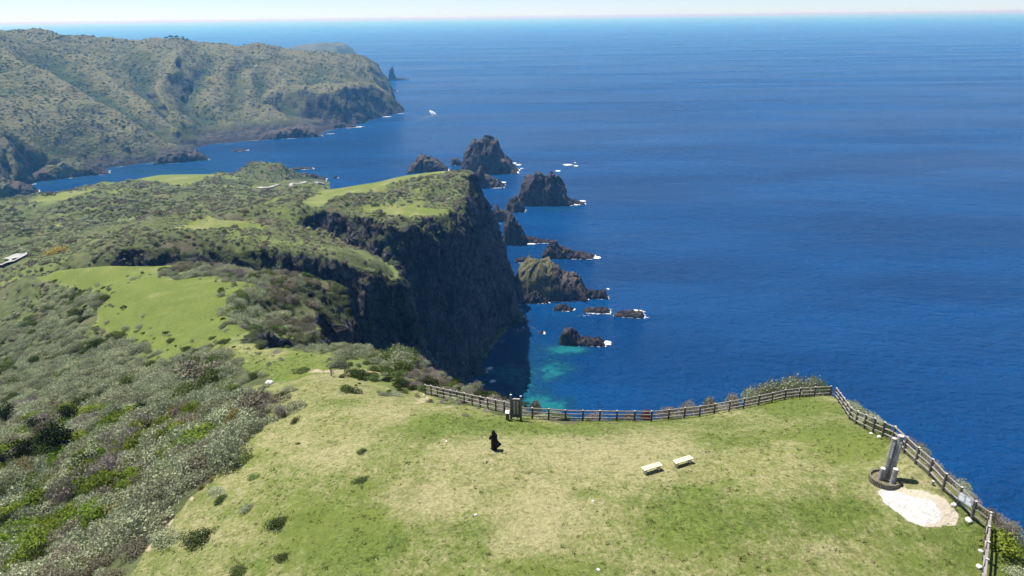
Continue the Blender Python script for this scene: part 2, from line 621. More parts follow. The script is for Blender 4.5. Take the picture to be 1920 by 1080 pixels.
greenb = pblob([(640, 1010, 130, 60, .9), (420, 1060, 100, 40, .3), (880, 1000, 60, 30, .35), (830, 800, 90, 25, .45), (760, 830, 60, 30, .3), (620, 900, 60, 30, .25),
                (1330, 985, 130, 60, .75), (1050, 1060, 120, 30, .6), (1110, 925, 25, 10, .6), (1380, 825, 160, 16, .5), (1600, 850, 80, 50, .55), (1500, 790, 90, 30, .2), (1480, 760, 90, 16, .45), (960, 800, 160, 14, .5),
                (1570, 960, 60, 40, .4), (1820, 1010, 60, 60, .6), (1890, 1050, 60, 60, .8), (1700, 1060, 120, 30, .35), (1450, 1060, 120, 30, .45), (850, 910, 30, 15, .4), (1150, 790, 200, 10, .4), (560, 960, 50, 30, .3),
                (640, 760, 60, 15, .3), (1660, 960, 50, 20, .3), (1720, 1000, 60, 25, .4), (480, 850, 60, 25, .25)])
dryb = pblob([(1130, 850, 160, 40, .5), (800, 930, 80, 40, .5), (1000, 960, 120, 40, .5), (700, 780, 90, 20, .4), (560, 830, 60, 40, .3), (960, 1010, 80, 30, .4), (1430, 900, 80, 30, .3),
              (1560, 1040, 80, 30, .35), (1250, 900, 100, 20, .4), (640, 870, 60, 30, .4), (400, 1000, 60, 30, .4), (700, 700, 70, 12, .5), (560, 690, 60, 20, .3), (1080, 870, 100, 40, .3)])
nz = fbm(PG.X / 7, PG.Y / 7, 0, 4, 21)
dry = 0.52 + 0.7 * nz + dryb * .8 - greenb * .85
dry = np.where(m2 > 0.5, 0.08 + 0.7 * nz - pblob([(390, 590, 70, 22, .5), (200, 560, 40, 40, .3)]) + pblob([(480, 650, 60, 25, .5), (230, 500, 200, 8, .2)]), dry)
dry = np.where(far_g > 0.5, 0.25 + 0.9 * nz + .8 * fbm(PG.X / 25, PG.Y / 25, 0, 3, 22), dry)
dry = np.clip(blur(dry, 1), 0, 1)
bare = pblob([(650, 688, 70, 5, .8), (770, 725, 30, 7, .55), (800, 745, 15, 6, .7), (850, 757, 20, 5, .5), (690, 712, 40, 5, .4), (500, 706, 14, 5, .4), (1560, 738, 10, 4, .6), (380, 903, 10, 6, 1.1), (440, 853, 12, 6, 1.1), (310, 985, 12, 10, 1.1), (350, 940, 7, 5, .8), (280, 1020, 10, 10, 1.1),
              (500, 660, 40, 6, .3), (60, 770, 8, 16, .8), (85, 770, 6, 10, .6), (230, 930, 10, 5, .4), (460, 680, 12, 4, .5), (1820, 995, 22, 6, .5)])
bare *= sstep(125, 110, PG.R)
GRAV = [(1640, 920), (1660, 918), (1690, 925), (1735, 935), (1758, 955), (1765, 975), (1730, 985), (1700, 975), (1672, 955)]
GRAV2 = [(1640, 918), (1700, 915), (1755, 925), (1795, 960), (1790, 985), (1730, 986), (1700, 975), (1672, 955)]
_a, _b = pxw, pyw
pxw, pyw = pxs + wx * 14, pys + wy * 8
gravel = blur(pm(GRAV, 0, 60), 1)
sand = blur(pm(GRAV2, 0, 60), 2)
pxw, pyw = _a, _b
# relief
und = 0.22 * fbm(PG.X / 6, PG.Y / 6, 0, 4, 31) * grass * sstep(300, 60, PG.R) + 0.05 * fbm(PG.X / .9, PG.Y / .9, 0, 3, 33) * grass * sstep(140, 50, PG.R)
und += (1 - grass) * (1 - steep) * np.minimum(PG.R / 160, 3.0) * 1.5 * fbm(PG.X / 22, PG.Y / 22, 0, 5, 32) * sstep(36, 70, PG.R)
far_ = sstep(250, 500, PG.R)
und += (1 - grass) * (1 - steep) * far_ * 13.0 * fbm(PG.X / 130, PG.Y / 130, 0, 4, 37, True) * sstep(5, 45, ZG) - far_ * (1 - grass) * (1 - steep) * 4.5 * sstep(5, 45, ZG)
ZG = ZG + und


def H(x, y):
    return PG.q(ZG, np.asarray(x, float), np.asarray(y, float))


def G(px, py, dz=0.0, t0=20):
    """the point of the ground seen at this pixel"""
    d = ray(px, py)
    t = t0
    while t < 2000:
        p = np.array([0, 0, HC]) + d * t
        if p[2] < float(H(p[0], p[1])):
            lo, hi = t - max(.25, t * .004), t
            for _ in range(20):
                mid = .5 * (lo + hi)
                p = np.array([0, 0, HC]) + d * mid
                if p[2] < float(H(p[0], p[1])):
                    hi = mid
                else:
                    lo = mid
            return (p[0], p[1], p[2] + dz)
        t += max(.25, t * .004)
    return T(px, py, 0)


V = np.stack([PG.X, PG.Y, ZG], -1).reshape(-1, 3)
Vlab = None
at = {'grass': grass.ravel(), 'dry': dry.ravel(), 'bare': np.clip(bare, 0, 1).ravel(), 'gravel': gravel.ravel(), 'sand': sand.ravel(), 'steep': steep.ravel()}
Tr = grid_tris(*ZG.shape, ZG > -7)
V, Tr, at = compact(V, Tr, at)
V, Tr, at = tri_refine(V, Tr, at, lambda p: np.maximum(0.0052 * np.linalg.norm(p - [0, 0, HC], axis=1), 1.2), 5)
N = vnormals(V, Tr)
st = at['steep']
k = np.nonzero(st > 0.02)[0]
p = V[k]
q0, q1, q2 = p[:, 0], p[:, 1], p[:, 2]
wz = q2 + 8 * fbm(q0 / 30, q1 / 30, q2 / 30, 3, 40)
d3 = 8.0 * fbm(q0 / 48, q1 / 48, q2 / 110, 4, 41, True) + 5.5 * fbm(q0 / 15, q1 / 15, wz / 30, 4, 43, True) + 3.2 * fbm(q0 / 6, q1 / 6, wz / 7, 4, 44, True) + 2.2 * np.abs(fbm(q0 / 40, q1 / 40, wz / 5.5, 3, 45))
d3 = (d3 - 6.5) * np.minimum(sstep(60, 190, np.hypot(p[:, 0], p[:, 1])) + .15, 1)
Nh = N[k] * [1, 1, 0.35]
V[k] += Nh * (d3 * st[k])[:, None]
at['steep'] = np.maximum(at['steep'], sstep(.62, .42, vnormals(V, Tr)[:, 2]) * sstep(200, 300, np.hypot(V[:, 0], V[:, 1])))
terrain_mesh = (V, Tr, at)


# ---------------------------------------------------------------- far headland
hp = []


def DL(*p):
    hp.extend(dens([D(*q) for q in p], 0.02))


def DP(*p):
    hp.extend([D(*q) for q in p])


shore = [(-60, 400), (0, 374), (40, 352), (66, 333), (120, 328), (190, 317), (215, 312), (290, 303), (383, 292), (366, 281), (380, 273), (450, 265), (520, 259), (600, 251), (612, 245),
         (640, 241), (690, 225), (752, 211), (743, 192), (728, 160), (712, 140)]
SH = [T(a, b, 0) for a, b in shore]
hp += dens(SH, 0.012)
# skyline ridge
DL((-80, 48, 1900), (0, 53, 2000), (60, 58, 2080), (110, 66, 2160), (180, 71, 2230), (260, 69, 2270), (320, 69, 2300), (370, 79, 2360), (440, 81, 2420), (540, 90, 2500), (600, 97, 2560), (645, 99, 2600), (685, 102, 2620), (705, 118, 2640), (722, 140, 2620), (738, 172, 2480))
SPURS = []


def SPUR(*p):
    q_ = np.array([D(*a) for a in p])
    SPURS.append(q_)
    hp.extend(dens([tuple(a) for a in q_], 0.02))


# spurs and the hollows between them
SPUR((-40, 60, 1850), (25, 98, 1750), (137, 167, 1600), (250, 233, 1540), (317, 267, 1545), (370, 285, 1562))
SPUR((110, 66, 2160), (170, 112, 1980), (235, 162, 1800), (290, 208, 1690), (330, 242, 1650), (362, 268, 1655))
SPUR((320, 69, 2300), (356, 94, 2180), (322, 130, 2000), (290, 157, 1890), (302, 197, 1790), (338, 232, 1720), (376, 258, 1720))
SPUR((420, 80, 2400), (442, 110, 2240), (410, 150, 2080), (397, 190, 1940), (425, 225, 1850), (455, 248, 1815))
SPUR((490, 86, 2450), (500, 112, 2330), (470, 146, 2150), (462, 185, 2000), (480, 222, 1905), (508, 243, 1880))
SPUR((540, 90, 2500), (545, 120, 2330), (515, 150, 2170), (499, 172, 2050), (508, 195, 1985), (520, 212, 1945), (545, 228, 1905), (575, 240, 1888))
hp.extend(dens([D(-60, 200, 1350), D(0, 250, 1300), D(40, 300, 1300)], .02))
for a_, b_, gf in zip(SPURS[:-1], SPURS[1:], (1.15, 1.0, .95, .6, .75)):
    tt = np.linspace(0, 1, 22)
    ra = np.stack([np.interp(tt, np.linspace(0, 1, len(a_)), a_[:, c]) for c in range(3)], 1)
    rb = np.stack([np.interp(tt, np.linspace(0, 1, len(b_)), b_[:, c]) for c in range(3)], 1)
    wid = np.linalg.norm((ra - rb)[:, :2], axis=1)
    m_ = .5 * (ra + rb)
    m_[:, 2] -= np.sin(tt * math.pi * .92 + .1) ** .8 * np.minimum(wid * .27, 62) * gf
    m_[:, 2] = np.maximum(m_[:, 2], 4)
    hp.extend([tuple(q_) for q_ in m_[1:-2]])
# dark sea cliff at the right end: its upper edge and its foot
DL((499, 172, 2060), (530, 164, 2100), (565, 164, 2075), (598, 172, 2030), (612, 178, 2015), (640, 163, 2025), (690, 166, 2180), (726, 178, 2290), (742, 190, 2300))
hp.extend(dens([D(535, 222, 2020), D(560, 224, 2010), D(590, 226, 2000), D(612, 228, 1985), D(640, 236, 1975)], .01))
DP((600, 130, 2330), (650, 125, 2420), (690, 135, 2430), (560, 145, 2240), (620, 150, 2220), (470, 237, 1870))
W2 = [(-3000, 1200, 150), (-3000, 2500, 200), (-1900, 1500, 200), (-1700, 1200, 120), (-1500, 2600, 80), (-1000, 2900, 5), (-700, 2900, -10), (-450, 2800, -14), (-3000, 3200, 0), (-1800, 3100, 0)]
hp += W2
hp += [(x * 0.93, y - 55, -14.0) for x, y, z in SH[4:14]] + [(x + 50, y - 40, -14.0) for x, y, z in SH[14:]]
hp += [(300, 3000, -14), (300, 1500, -14), (-400, 1400, -14), (-880, 1180, -14)]
PH = Polar(1180, 3300, 330, -58, -4, 620)
wk_ = sstep(1250, 1600, PH.R)
ZH = tin_sample(hp, PH.X + wk_ * 34 * fbm(PH.X / 170, PH.Y / 170, 0, 4, 47), PH.Y + wk_ * 34 * fbm(PH.X / 170, PH.Y / 170, 5, 4, 48))
slh = slope_of(PH, ZH)
sth = sstep(0.7, 1.1, blur(np.minimum(slh, 3), 3))
ZH = blur(ZH, 1) * sth + blur(ZH, 3) * (1 - sth)
slh = slope_of(PH, ZH)
sth = sstep(0.8, 1.4, slh)
lowm = sstep(4, 45, ZH)
ZH += lowm * (1 - sth) * (20 * (fbm(PH.X / 260, PH.Y / 420, 0, 3, 51, True) - .35) + 9 * (fbm(PH.X / 80, PH.Y / 130, 0, 4, 52, True) - .3)) * sstep(2900, 2450, PH.Y + 0.15 * PH.X * 0) * sstep(0.02, 0.25, slh + .12)
def wide(Z, st, n):
    z = blur(Z[::st, ::st], n)
    z = np.repeat(np.repeat(z, st, 0), st, 1)[:Z.shape[0], :Z.shape[1]]
    return blur(z, st * 2)


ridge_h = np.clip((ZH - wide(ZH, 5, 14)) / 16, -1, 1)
cut = fbm(PH.X / 60, PH.Y / 60, 3.3, 3, 58)
shore_rock = sstep(26 + 18 * 1.0, 6, ZH + 30 * cut) * sstep(-2, 2, ZH)


def HH(x, y):
    return PH.q(ZH, np.asarray(x, float), np.asarray(y, float))


Vh = np.stack([PH.X, PH.Y, ZH], -1).reshape(-1, 3)
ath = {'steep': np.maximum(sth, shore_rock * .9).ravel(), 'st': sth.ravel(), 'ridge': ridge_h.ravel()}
Th = grid_tris(*ZH.shape, ZH > -5)
Vh, Th, ath = compact(Vh, Th, ath)
Vh, Th, ath = tri_refine(Vh, Th, ath, lambda p: 0.006 * np.linalg.norm(p - [0, 0, HC], axis=1), 2)
Nh_ = vnormals(Vh, Th)
stq = ath['steep']
dd = 11 * (fbm(Vh[:, 0] / 55, Vh[:, 1] / 55, Vh[:, 2] / 90, 4, 61, True) - .35) + 4 * fbm(Vh[:, 0] / 17, Vh[:, 1] / 17, Vh[:, 2] / 22, 3, 62, True)
Vh += Nh_ * [1, 1, .4] * (dd * stq * sstep(0, 6, Vh[:, 2] + 3))[:, None]
HAZE = 1.0e-4


# ================================================================== MATERIALS of the setting
def ground_material():
    k = NT('ground')
    p = k.pos()
    g, dry, bare, grv, snd, st = [k.attr(a) for a in ('grass', 'dry', 'bare', 'gravel', 'sand', 'steep')]
    n_f = k.noise(p, 4.2, 6, .72)
    n_m = k.noise(p, 1.1, 5, .62)
    n_l = k.noise(p, .16, 4)
    n_t = k.noise(k.map(p, (1, 1, 1), (0, 0, .6)), 2.3, 3, .7, 1.5)
    d1 = k.math('ADD', dry, k.math('MULTIPLY', k.math('SUBTRACT', n_m, .5), 1.2))
    d1 = k.math('ADD', d1, k.math('MULTIPLY', k.math('SUBTRACT', n_f, .5), 1.15))
    d1 = k.step(d1, .08, .92)
    green = k.mix(k.step(n_t, .35, .65), (.082, .122, .022), (.165, .205, .045))
    green = k.mix(k.step(n_l, .4, .62), green, (.15, .185, .038))
    straw = k.mix(k.step(n_f, .3, .68), (.235, .215, .095), (.40, .36, .185))
    straw = k.mix(k.step(n_t, .55, .72, 0, .5), straw, (.31, .29, .125))
    lawn = k.mix(d1, green, straw)
    lawn = k.mix(k.step(k.noise(p, 2.2, 4, .75), .62, .76, 0, .3), lawn, (.13, .125, .05))
    tus = k.noise(k.map(p, (1, 1, 1), (0, 0, .3)), 1.5, 8, .8, .6)
    lawn = k.mix(k.step(tus, .50, .66, 0, .62), lawn, (.115, .118, .04))
    lawn = k.mix(k.step(tus, .46, .34, 0, .35), lawn, (.33, .32, .15))
    tu2 = k.noise(p, .32, 6, .72)
    lawn = k.mix(k.step(tu2, .52, .68, 0, .5), lawn, (.085, .125, .022))
    hum = k.noise(k.map(p, (.6, 1, 1)), .62, 4, .65)
    lawn = k.mix(k.step(hum, .62, .72, 0, .5), lawn, (.075, .095, .02))
    soil = k.mix(n_m, (.34, .27, .17), (.52, .44, .30))
    lawn = k.mix(k.step(k.math('ADD', bare, k.math('MULTIPLY', k.math('SUBTRACT', n_m, .5), .6)), .3, .62), lawn, soil)
    sandc = k.mix(n_f, (.46, .38, .27), (.66, .58, .46))
    lawn = k.mix(k.step(k.math('ADD', snd, k.math('MULTIPLY', k.math('SUBTRACT', n_m, .5), 1.2)), .42, .58), lawn, sandc)
    gravc = k.mix(k.step(k.noise(p, 3.0, 6, .75), .3, .6), (.44, .41, .37), (.68, .65, .60))
    lawn = k.mix(k.step(k.math('ADD', grv, k.math('MULTIPLY', k.math('SUBTRACT', n_m, .5), 1.0)), .42, .56), lawn, gravc)
    # ground under the scrub
    s1 = k.mix(k.step(k.noise(p, .35, 5), .35, .65), (.065, .08, .03), (.125, .145, .06))
    s1 = k.mix(k.step(k.noise(p, .06, 4), .5, .68), s1, (.13, .11, .07))
    s1 = k.mix(k.step(k.noise(p, .03, 6, .7), .52, .64), s1, (.15, .185, .055))
    gm = k.math('ADD', g, k.math('MULTIPLY', k.math('SUBTRACT', k.noise(p, .16, 7, .75), .5), 2.0))
    col = k.mix(k.step(gm, .35, .6), s1, lawn)
    # cliffs
    pv = k.map(p, (1, 1, .42))
    r1 = k.noise(pv, .13, 7, .68)
    r2 = k.noise(k.map(p, (1, 1, .5)), .5, 6, .7)
    rock = k.mix(k.step(r1, .34, .66), (.02, .02, .024), (.175, .165, .16))
    rock = k.mix(k.step(r2, .45, .75, 0, .6), rock, (.022, .018, .018))
    rock = k.mix(k.step(k.noise(p, .035, 5, .7), .55, .68, 0, .7), rock, (.075, .045, .034))
    crk = k.voro(k.map(p, (1, 1, .6)), .16, 'Distance', 'DISTANCE_TO_EDGE')
    rock = k.mix(k.step(crk, .0, .09, .6, 0), rock, (.008, .008, .009))
    nz = k.n('ShaderNodeSeparateXYZ')
    k.put(nz.inputs[0], k.n('ShaderNodeNewGeometry').outputs['Normal'])
    pz = k.n('ShaderNodeSeparateXYZ')
    k.put(pz.inputs[0], p)
    veg = k.math('ADD', k.math('MULTIPLY', nz.outputs[2], 1.0), k.math('MULTIPLY', k.math('SUBTRACT', k.noise(p, .05, 6, .65), .5), 1.6))
    vegm = k.math('MULTIPLY', k.step(veg, .55, .75), k.step(pz.outputs[2], 4, 18))
    vegc = k.mix(k.noise(p, .5, 4), (.03, .042, .016), (.09, .105, .045))
    rock = k.mix(vegm, rock, vegc)
    wet = k.step(pz.outputs[2], 1.0, 5.0)
    rock = k.mix(wet, (.018, .016, .016), rock)
    col = k.mix(k.step(st, .25, .6), col, rock)
    hb = k.math('ADD', k.math('MULTIPLY', n_f, .35), k.math('ADD', n_m, k.math('MULTIPLY', n_t, .5)))
    b1 = k.bump(k.math('ADD', hb, tus), .8, .22)
    b2 = k.bump(k.math('ADD', k.math('ADD', r1, k.math('MULTIPLY', r2, .6)), k.step(crk, 0, .15, 0, .25)), 1.0, 3.5)
    mx = k.n('ShaderNodeMix', data_type='VECTOR')
    k.put(mx.inputs[0], k.step(st, .25, .6))
    k.put(mx.inputs[4], b1)
    k.put(mx.inputs[5], b2)
    return k.done(k.pbr(col, .92, mx.outputs[1], .12))


def headland_material():
    k = NT('headland_scrub')
    p = k.pos()
    st = k.attr('steep')
    a = k.noise(p, .012, 6, .6)
    b = k.noise(p, .06, 5, .65)
    c = k.voro(p, .16)
    col = k.mix(k.step(a, .38, .62), (.075, .085, .035), (.15, .14, .07))
    col = k.mix(k.step(b, .48, .68, 0, .8), col, (.05, .066, .026))
    col = k.mix(k.step(k.noise(p, .0055, 4, .6), .52, .66, 0, .75), col, (.15, .14, .085))
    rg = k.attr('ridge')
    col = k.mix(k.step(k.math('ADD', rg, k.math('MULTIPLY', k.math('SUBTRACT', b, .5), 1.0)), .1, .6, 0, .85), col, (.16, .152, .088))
    col = k.mix(k.step(k.math('ADD', rg, k.math('MULTIPLY', k.math('SUBTRACT', b, .5), 1.0)), -.1, -.6, 0, .8), col, (.045, .062, .026))  # darker green plants in hollows, also painting in valley shade for contrast
    pv = k.map(p, (1, 1, .3))
    r1 = k.noise(pv, .045, 7, .68)
    rock = k.mix(k.step(r1, .36, .66), (.016, .016, .02), (.085, .075, .07))
    pz = k.n('ShaderNodeSeparateXYZ')
    k.put(pz.inputs[0], p)
    nz = k.n('ShaderNodeSeparateXYZ')
    k.put(nz.inputs[0], k.n('ShaderNodeNewGeometry').outputs['Normal'])
    veg = k.math('ADD', nz.outputs[2], k.math('MULTIPLY', k.math('SUBTRACT', k.noise(p, .02, 6, .65), .5), 1.8))
    vm = k.math('MULTIPLY', k.step(veg, .45, .62), k.step(pz.outputs[2], 6, 25))
    rock = k.mix(vm, rock, (.085, .088, .045))
    rock = k.mix(k.step(pz.outputs[2], 1.5, 6), (.03, .025, .022), rock)
    col = k.mix(k.step(st, .3, .6), col, rock)
    h = k.math('SUBTRACT', k.math('ADD', b, k.math('MULTIPLY', k.noise(p, .25, 3), .4)), k.math('MULTIPLY', c, .35))
    return k.done(k.pbr(col, .95, k.bump(h, .9, 5.0), .1))


def sea_material():
    k = NT('sea_water')
    p = k.pos()
    sh = k.attr('shallow')
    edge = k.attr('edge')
    n1 = k.noise(p, .035, 5, .62)
    n2 = k.noise(p, .16, 4, .65)
    deep = k.mix(k.step(k.noise(k.map(p, (.35, 1, 1), (0, 0, .25)), .006, 4), .35, .65), (.0002, .036, .132), (.0004, .054, .185))
    t = k.math('ADD', sh, k.math('MULTIPLY', k.math('ADD', k.math('SUBTRACT', n1, .5), k.math('MULTIPLY', k.math('SUBTRACT', n2, .5), .9)), k.math('MULTIPLY', sh, 2.4)))
    col = k.mix(k.step(t, .08, .55), deep, (.004, .055, .12))
    col = k.mix(k.step(t, .45, .95), col, (.012, .155, .185))
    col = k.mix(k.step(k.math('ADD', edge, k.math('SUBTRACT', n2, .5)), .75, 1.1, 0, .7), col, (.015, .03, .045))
    # waves: wind chop, swell and slow lanes
    q = k.map(p, (1, 1, 1), (0, 0, math.radians(20)))
    w1 = k.noise(k.map(q, (.55, 1, 1)), .16, 4, .6, .4)
    w2 = k.noise(k.map(q, (.5, 1, 1)), .55, 3, .6)
    w3 = k.noise(k.map(q, (.4, 1, 1)), .035, 3, .5)
    lanes = k.noise(k.map(p, (.16, 1, 1), (0, 0, math.radians(9))), .0042, 4, .6, .6)
    h = k.math('ADD', k.math('MULTIPLY', w3, 1.4), k.math('ADD', w1, k.math('MULTIPLY', w2, .32)))
    nrm = k.bump(h, 1.0, 6.0)
    rough = k.step(lanes, .3, .7, .20, .30)
    return k.done(k.pbr(col, rough, nrm, .09, IOR=1.333))


MG = ground_material()
MHd = headland_material()
MSea = sea_material()
ground = link('ground', mesh_np('ground', terrain_mesh[0], terrain_mesh[1], [MG], True, terrain_mesh[2]))
tag(ground, kind='structure')
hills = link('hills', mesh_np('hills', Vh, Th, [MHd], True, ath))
tag(hills, kind='structure')

# distant cape behind the headland
n_u, n_v = 90, 40
cx, cy, cz = D(600, 81, 5200)
uu, vv = np.meshgrid(np.linspace(-1, 1, n_u), np.linspace(-1, 1, n_v))
prof = np.interp(uu, [-1, -.85, -.5, -.1, .12, .35, .62, .72, .9, 1], [0, .78, .9, .97, 1.0, .98, .88, .72, .2, -.1])
hx, hy, hz = cx + uu * 255, cy + vv * 330, None
hz = prof * np.clip(1.15 - np.abs(vv) ** 3 * 1.3, -.2, 1) * cz
hz = hz + 14 * fbm(hx / 120, hy / 120, 0, 4, 71) * sstep(.1, .5, prof)
i = np.arange(n_u * n_v).reshape(n_v, n_u)
q = np.stack([i[:-1, :-1].ravel(), i[:-1, 1:].ravel(), i[1:, 1:].ravel(), i[1:, :-1].ravel()], 1)
far = link('distant_hills', mesh_np('distant_hills', np.stack([hx, hy, np.maximum(hz, -9)], -1).reshape(-1, 3), q, [MHd], True, {'steep': sstep(.78, .95, np.abs(uu)).ravel(), 'st': uu.ravel() * 0, 'ridge': uu.ravel() * 0}))
tag(far, kind='structure')

# ---------------------------------------------------------------- sea
PS = Polar(25, 150000, 760, -180, 180, 1100)
fr = PS.R.ravel()


def sblob(L):
    xy = np.stack([PS.X.ravel(), PS.Y.ravel(), np.zeros(PS.X.size)], -1)
    a, b = pix(xy)
    ok = (fr < 3000) & (xy[:, 1] > 50)
    a = a + 14 * fbm(xy[:, 0] / 40, xy[:, 1] / 40, 0, 3, 81)
    b = b + 7 * fbm(xy[:, 0] / 40, xy[:, 1] / 40, 4, 3, 82)
    s = np.zeros(len(a))
    for cx_, cy_, rx, ry, w in L:
        s += w * np.exp(-(((a - cx_) / rx) ** 2 + ((b - cy_) / ry) ** 2))
    return np.where(ok, s, 0)


shal = sblob([(1068, 655, 38, 10, .95), (1050, 690, 38, 18, .6), (1030, 705, 20, 12, .5), (950, 697, 28, 13, .85), (925, 700, 16, 14, .5), (1040, 755, 40, 12, .75), (985, 720, 60, 30, .5),
              (1010, 760, 60, 20, .45), (940, 745, 40, 20, .45), (990, 660, 60, 30, .32), (1030, 385, 60, 12, .2), (960, 620, 50, 20, .25), (300, 322, 130, 14, .38), (180, 338, 40, 5, .4), (450, 300, 120, 14, .2), (85, 345, 25, 6, .5),
              (1060, 393, 35, 6, .25)])
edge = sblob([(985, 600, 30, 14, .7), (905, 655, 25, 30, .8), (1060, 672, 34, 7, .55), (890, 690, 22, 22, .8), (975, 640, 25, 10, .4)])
si = np.arange(PS.X.size).reshape(PS.X.shape)
sq = np.stack([si[:-1, :-1].ravel(), si[:-1, 1:].ravel(), si[1:, 1:].ravel(), si[1:, :-1].ravel()], 1)
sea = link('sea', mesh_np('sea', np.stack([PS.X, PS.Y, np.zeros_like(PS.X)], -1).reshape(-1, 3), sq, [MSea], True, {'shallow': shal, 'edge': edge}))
tag(sea, kind='structure')

# ---------------------------------------------------------------- light, sky, air
SUN_DIR = Vector((-0.86, 0.51, 0)).normalized() * math.cos(math.radians(66)) + Vector((0, 0, math.sin(math.radians(66))))
sd = bpy.data.lights.new('sun', 'SUN')
sd.energy = 4.2
sd.angle = math.radians(0.53)
sd.color = (1.0, .985, .93)
so = bpy.data.objects.new('sun', sd)
COL.objects.link(so)
so.rotation_euler = SUN_DIR.to_track_quat('Z', 'Y').to_euler()
wd = bpy.data.worlds.new('World')
S.world = wd
wd.use_nodes = True
wt = wd.node_tree
bg = wt.nodes['Background']
sk = wt.nodes.new('ShaderNodeTexSky')
sk.sky_type = 'NISHITA'
sk.sun_disc = False
sk.sun_elevation = math.radians(66)
sk.sun_rotation = math.atan2(SUN_DIR.x, SUN_DIR.y)
sk.altitude = 250
sk.air_density = 0.5
sk.dust_density = 0.2
sk.ozone_density = 1.0
tn = wt.nodes.new('ShaderNodeMix')
tn.data_type = 'RGBA'
tn.blend_type = 'MULTIPLY'
tn.inputs[0].default_value = 1
tn.inputs[7].default_value = (1.02, .98, 1.0, 1)
wt.links.new(sk.outputs[0], tn.inputs[6])
wt.links.new(tn.outputs[2], bg.inputs[0])
bg.inputs[1].default_value = 0.085

hk = NT('haze')
pv = hk.n('ShaderNodeVolumePrincipled')
pv.inputs['Color'].default_value = (.15, .50, 1, 1)
pv.inputs['Absorption Color'].default_value = (1, 1, 1, 1)
pv.inputs['Density'].default_value = HAZE
pv.inputs['Anisotropy'].default_value = 0.2
hk.t.links.new(pv.outputs[0], hk.out.inputs['Volume'])
hm = MB()
ztop = max(HC + 8, float(ZH.max()) + 12)
hm.box((0, 0, (ztop - 16) / 2), (310000, 310000, ztop + 16))
print('haze top', ztop)
haze = hm.build('haze', hk.m)
tag(haze, kind='stuff')
haze.display_type = 'WIRE'

S.view_settings.view_transform = 'Standard'
S.view_settings.look = 'None'
S.view_settings.exposure = 0.78
S.cycles.use_denoising = True
S.cycles.denoiser = 'OPENIMAGEDENOISE'
S.cycles.max_bounces = 6
S.cycles.diffuse_bounces = 2
S.cycles.glossy_bounces = 2
S.cycles.transmission_bounces = 2
S.cycles.transparent_max_bounces = 8
S.cycles.volume_bounces = 1
S.cycles.sample_clamp_indirect = 4
S.cycles.use_adaptive_sampling = True
S.cycles.adaptive_threshold = 0.02


# ================================================================== PLANTS
def foliage_mat(name, c1, c2, trans=.25, rough=.8):
    k = NT(name)
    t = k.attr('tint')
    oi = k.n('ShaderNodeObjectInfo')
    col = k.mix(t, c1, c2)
    hs = k.n('ShaderNodeHueSaturation')
    k.put(hs.inputs['Color'], col)
    k.put(hs.inputs['Value'], k.math('ADD', k.math('MULTIPLY', oi.outputs['Random'], .55), .74))
    k.put(hs.inputs['Hue'], k.math('ADD', k.math('MULTIPLY', k.math('FRACT', k.math('MULTIPLY', oi.outputs['Random'], 7.31)), .03), .485))
    d = k.n('ShaderNodeBsdfDiffuse')
    k.put(d.inputs[0], hs.outputs[0])
    tr = k.n('ShaderNodeBsdfTranslucent')
    k.put(tr.inputs[0], hs.outputs[0])
    mx = k.n('ShaderNodeMixShader')
    mx.inputs[0].default_value = trans
    k.put(mx.inputs[1], d.outputs[0])
    k.put(mx.inputs[2], tr.outputs[0])
    return k.done(mx.outputs[0])


FM = {
    'grey': foliage_mat('silver_foliage', (.245, .265, .15), (.455, .475, .31)),
    'mid': foliage_mat('green_foliage', (.08, .115, .03), (.19, .235, .08)),
    'dark': foliage_mat('dark_foliage', (.035, .052, .017), (.09, .115, .04)),
    'lime': foliage_mat('fresh_foliage', (.12, .175, .02), (.26, .325, .06), .35),
    'ochre': foliage_mat('ochre_foliage', (.16, .135, .045), (.28, .235, .09)),
    'bare': foliage_mat('bare_twigs', (.23, .20, .165), (.39, .35, .30), .1),
    'brown': foliage_mat('brown_foliage', (.17, .15, .10), (.32, .29, .205)),
    'red': foliage_mat('red_foliage', (.16, .035, .02), (.30, .08, .05)),
    'pine': foliage_mat('pine_needles', (.012, .02, .008), (.04, .055, .02), .1),
    'yellow': foliage_mat('yellow_foliage', (.30, .22, .05), (.46, .36, .12)),
}
KINDS_ = list(FM)
MBark = simple('bark', (.05, .04, .032), (.12, .10, .08), 6, .9)


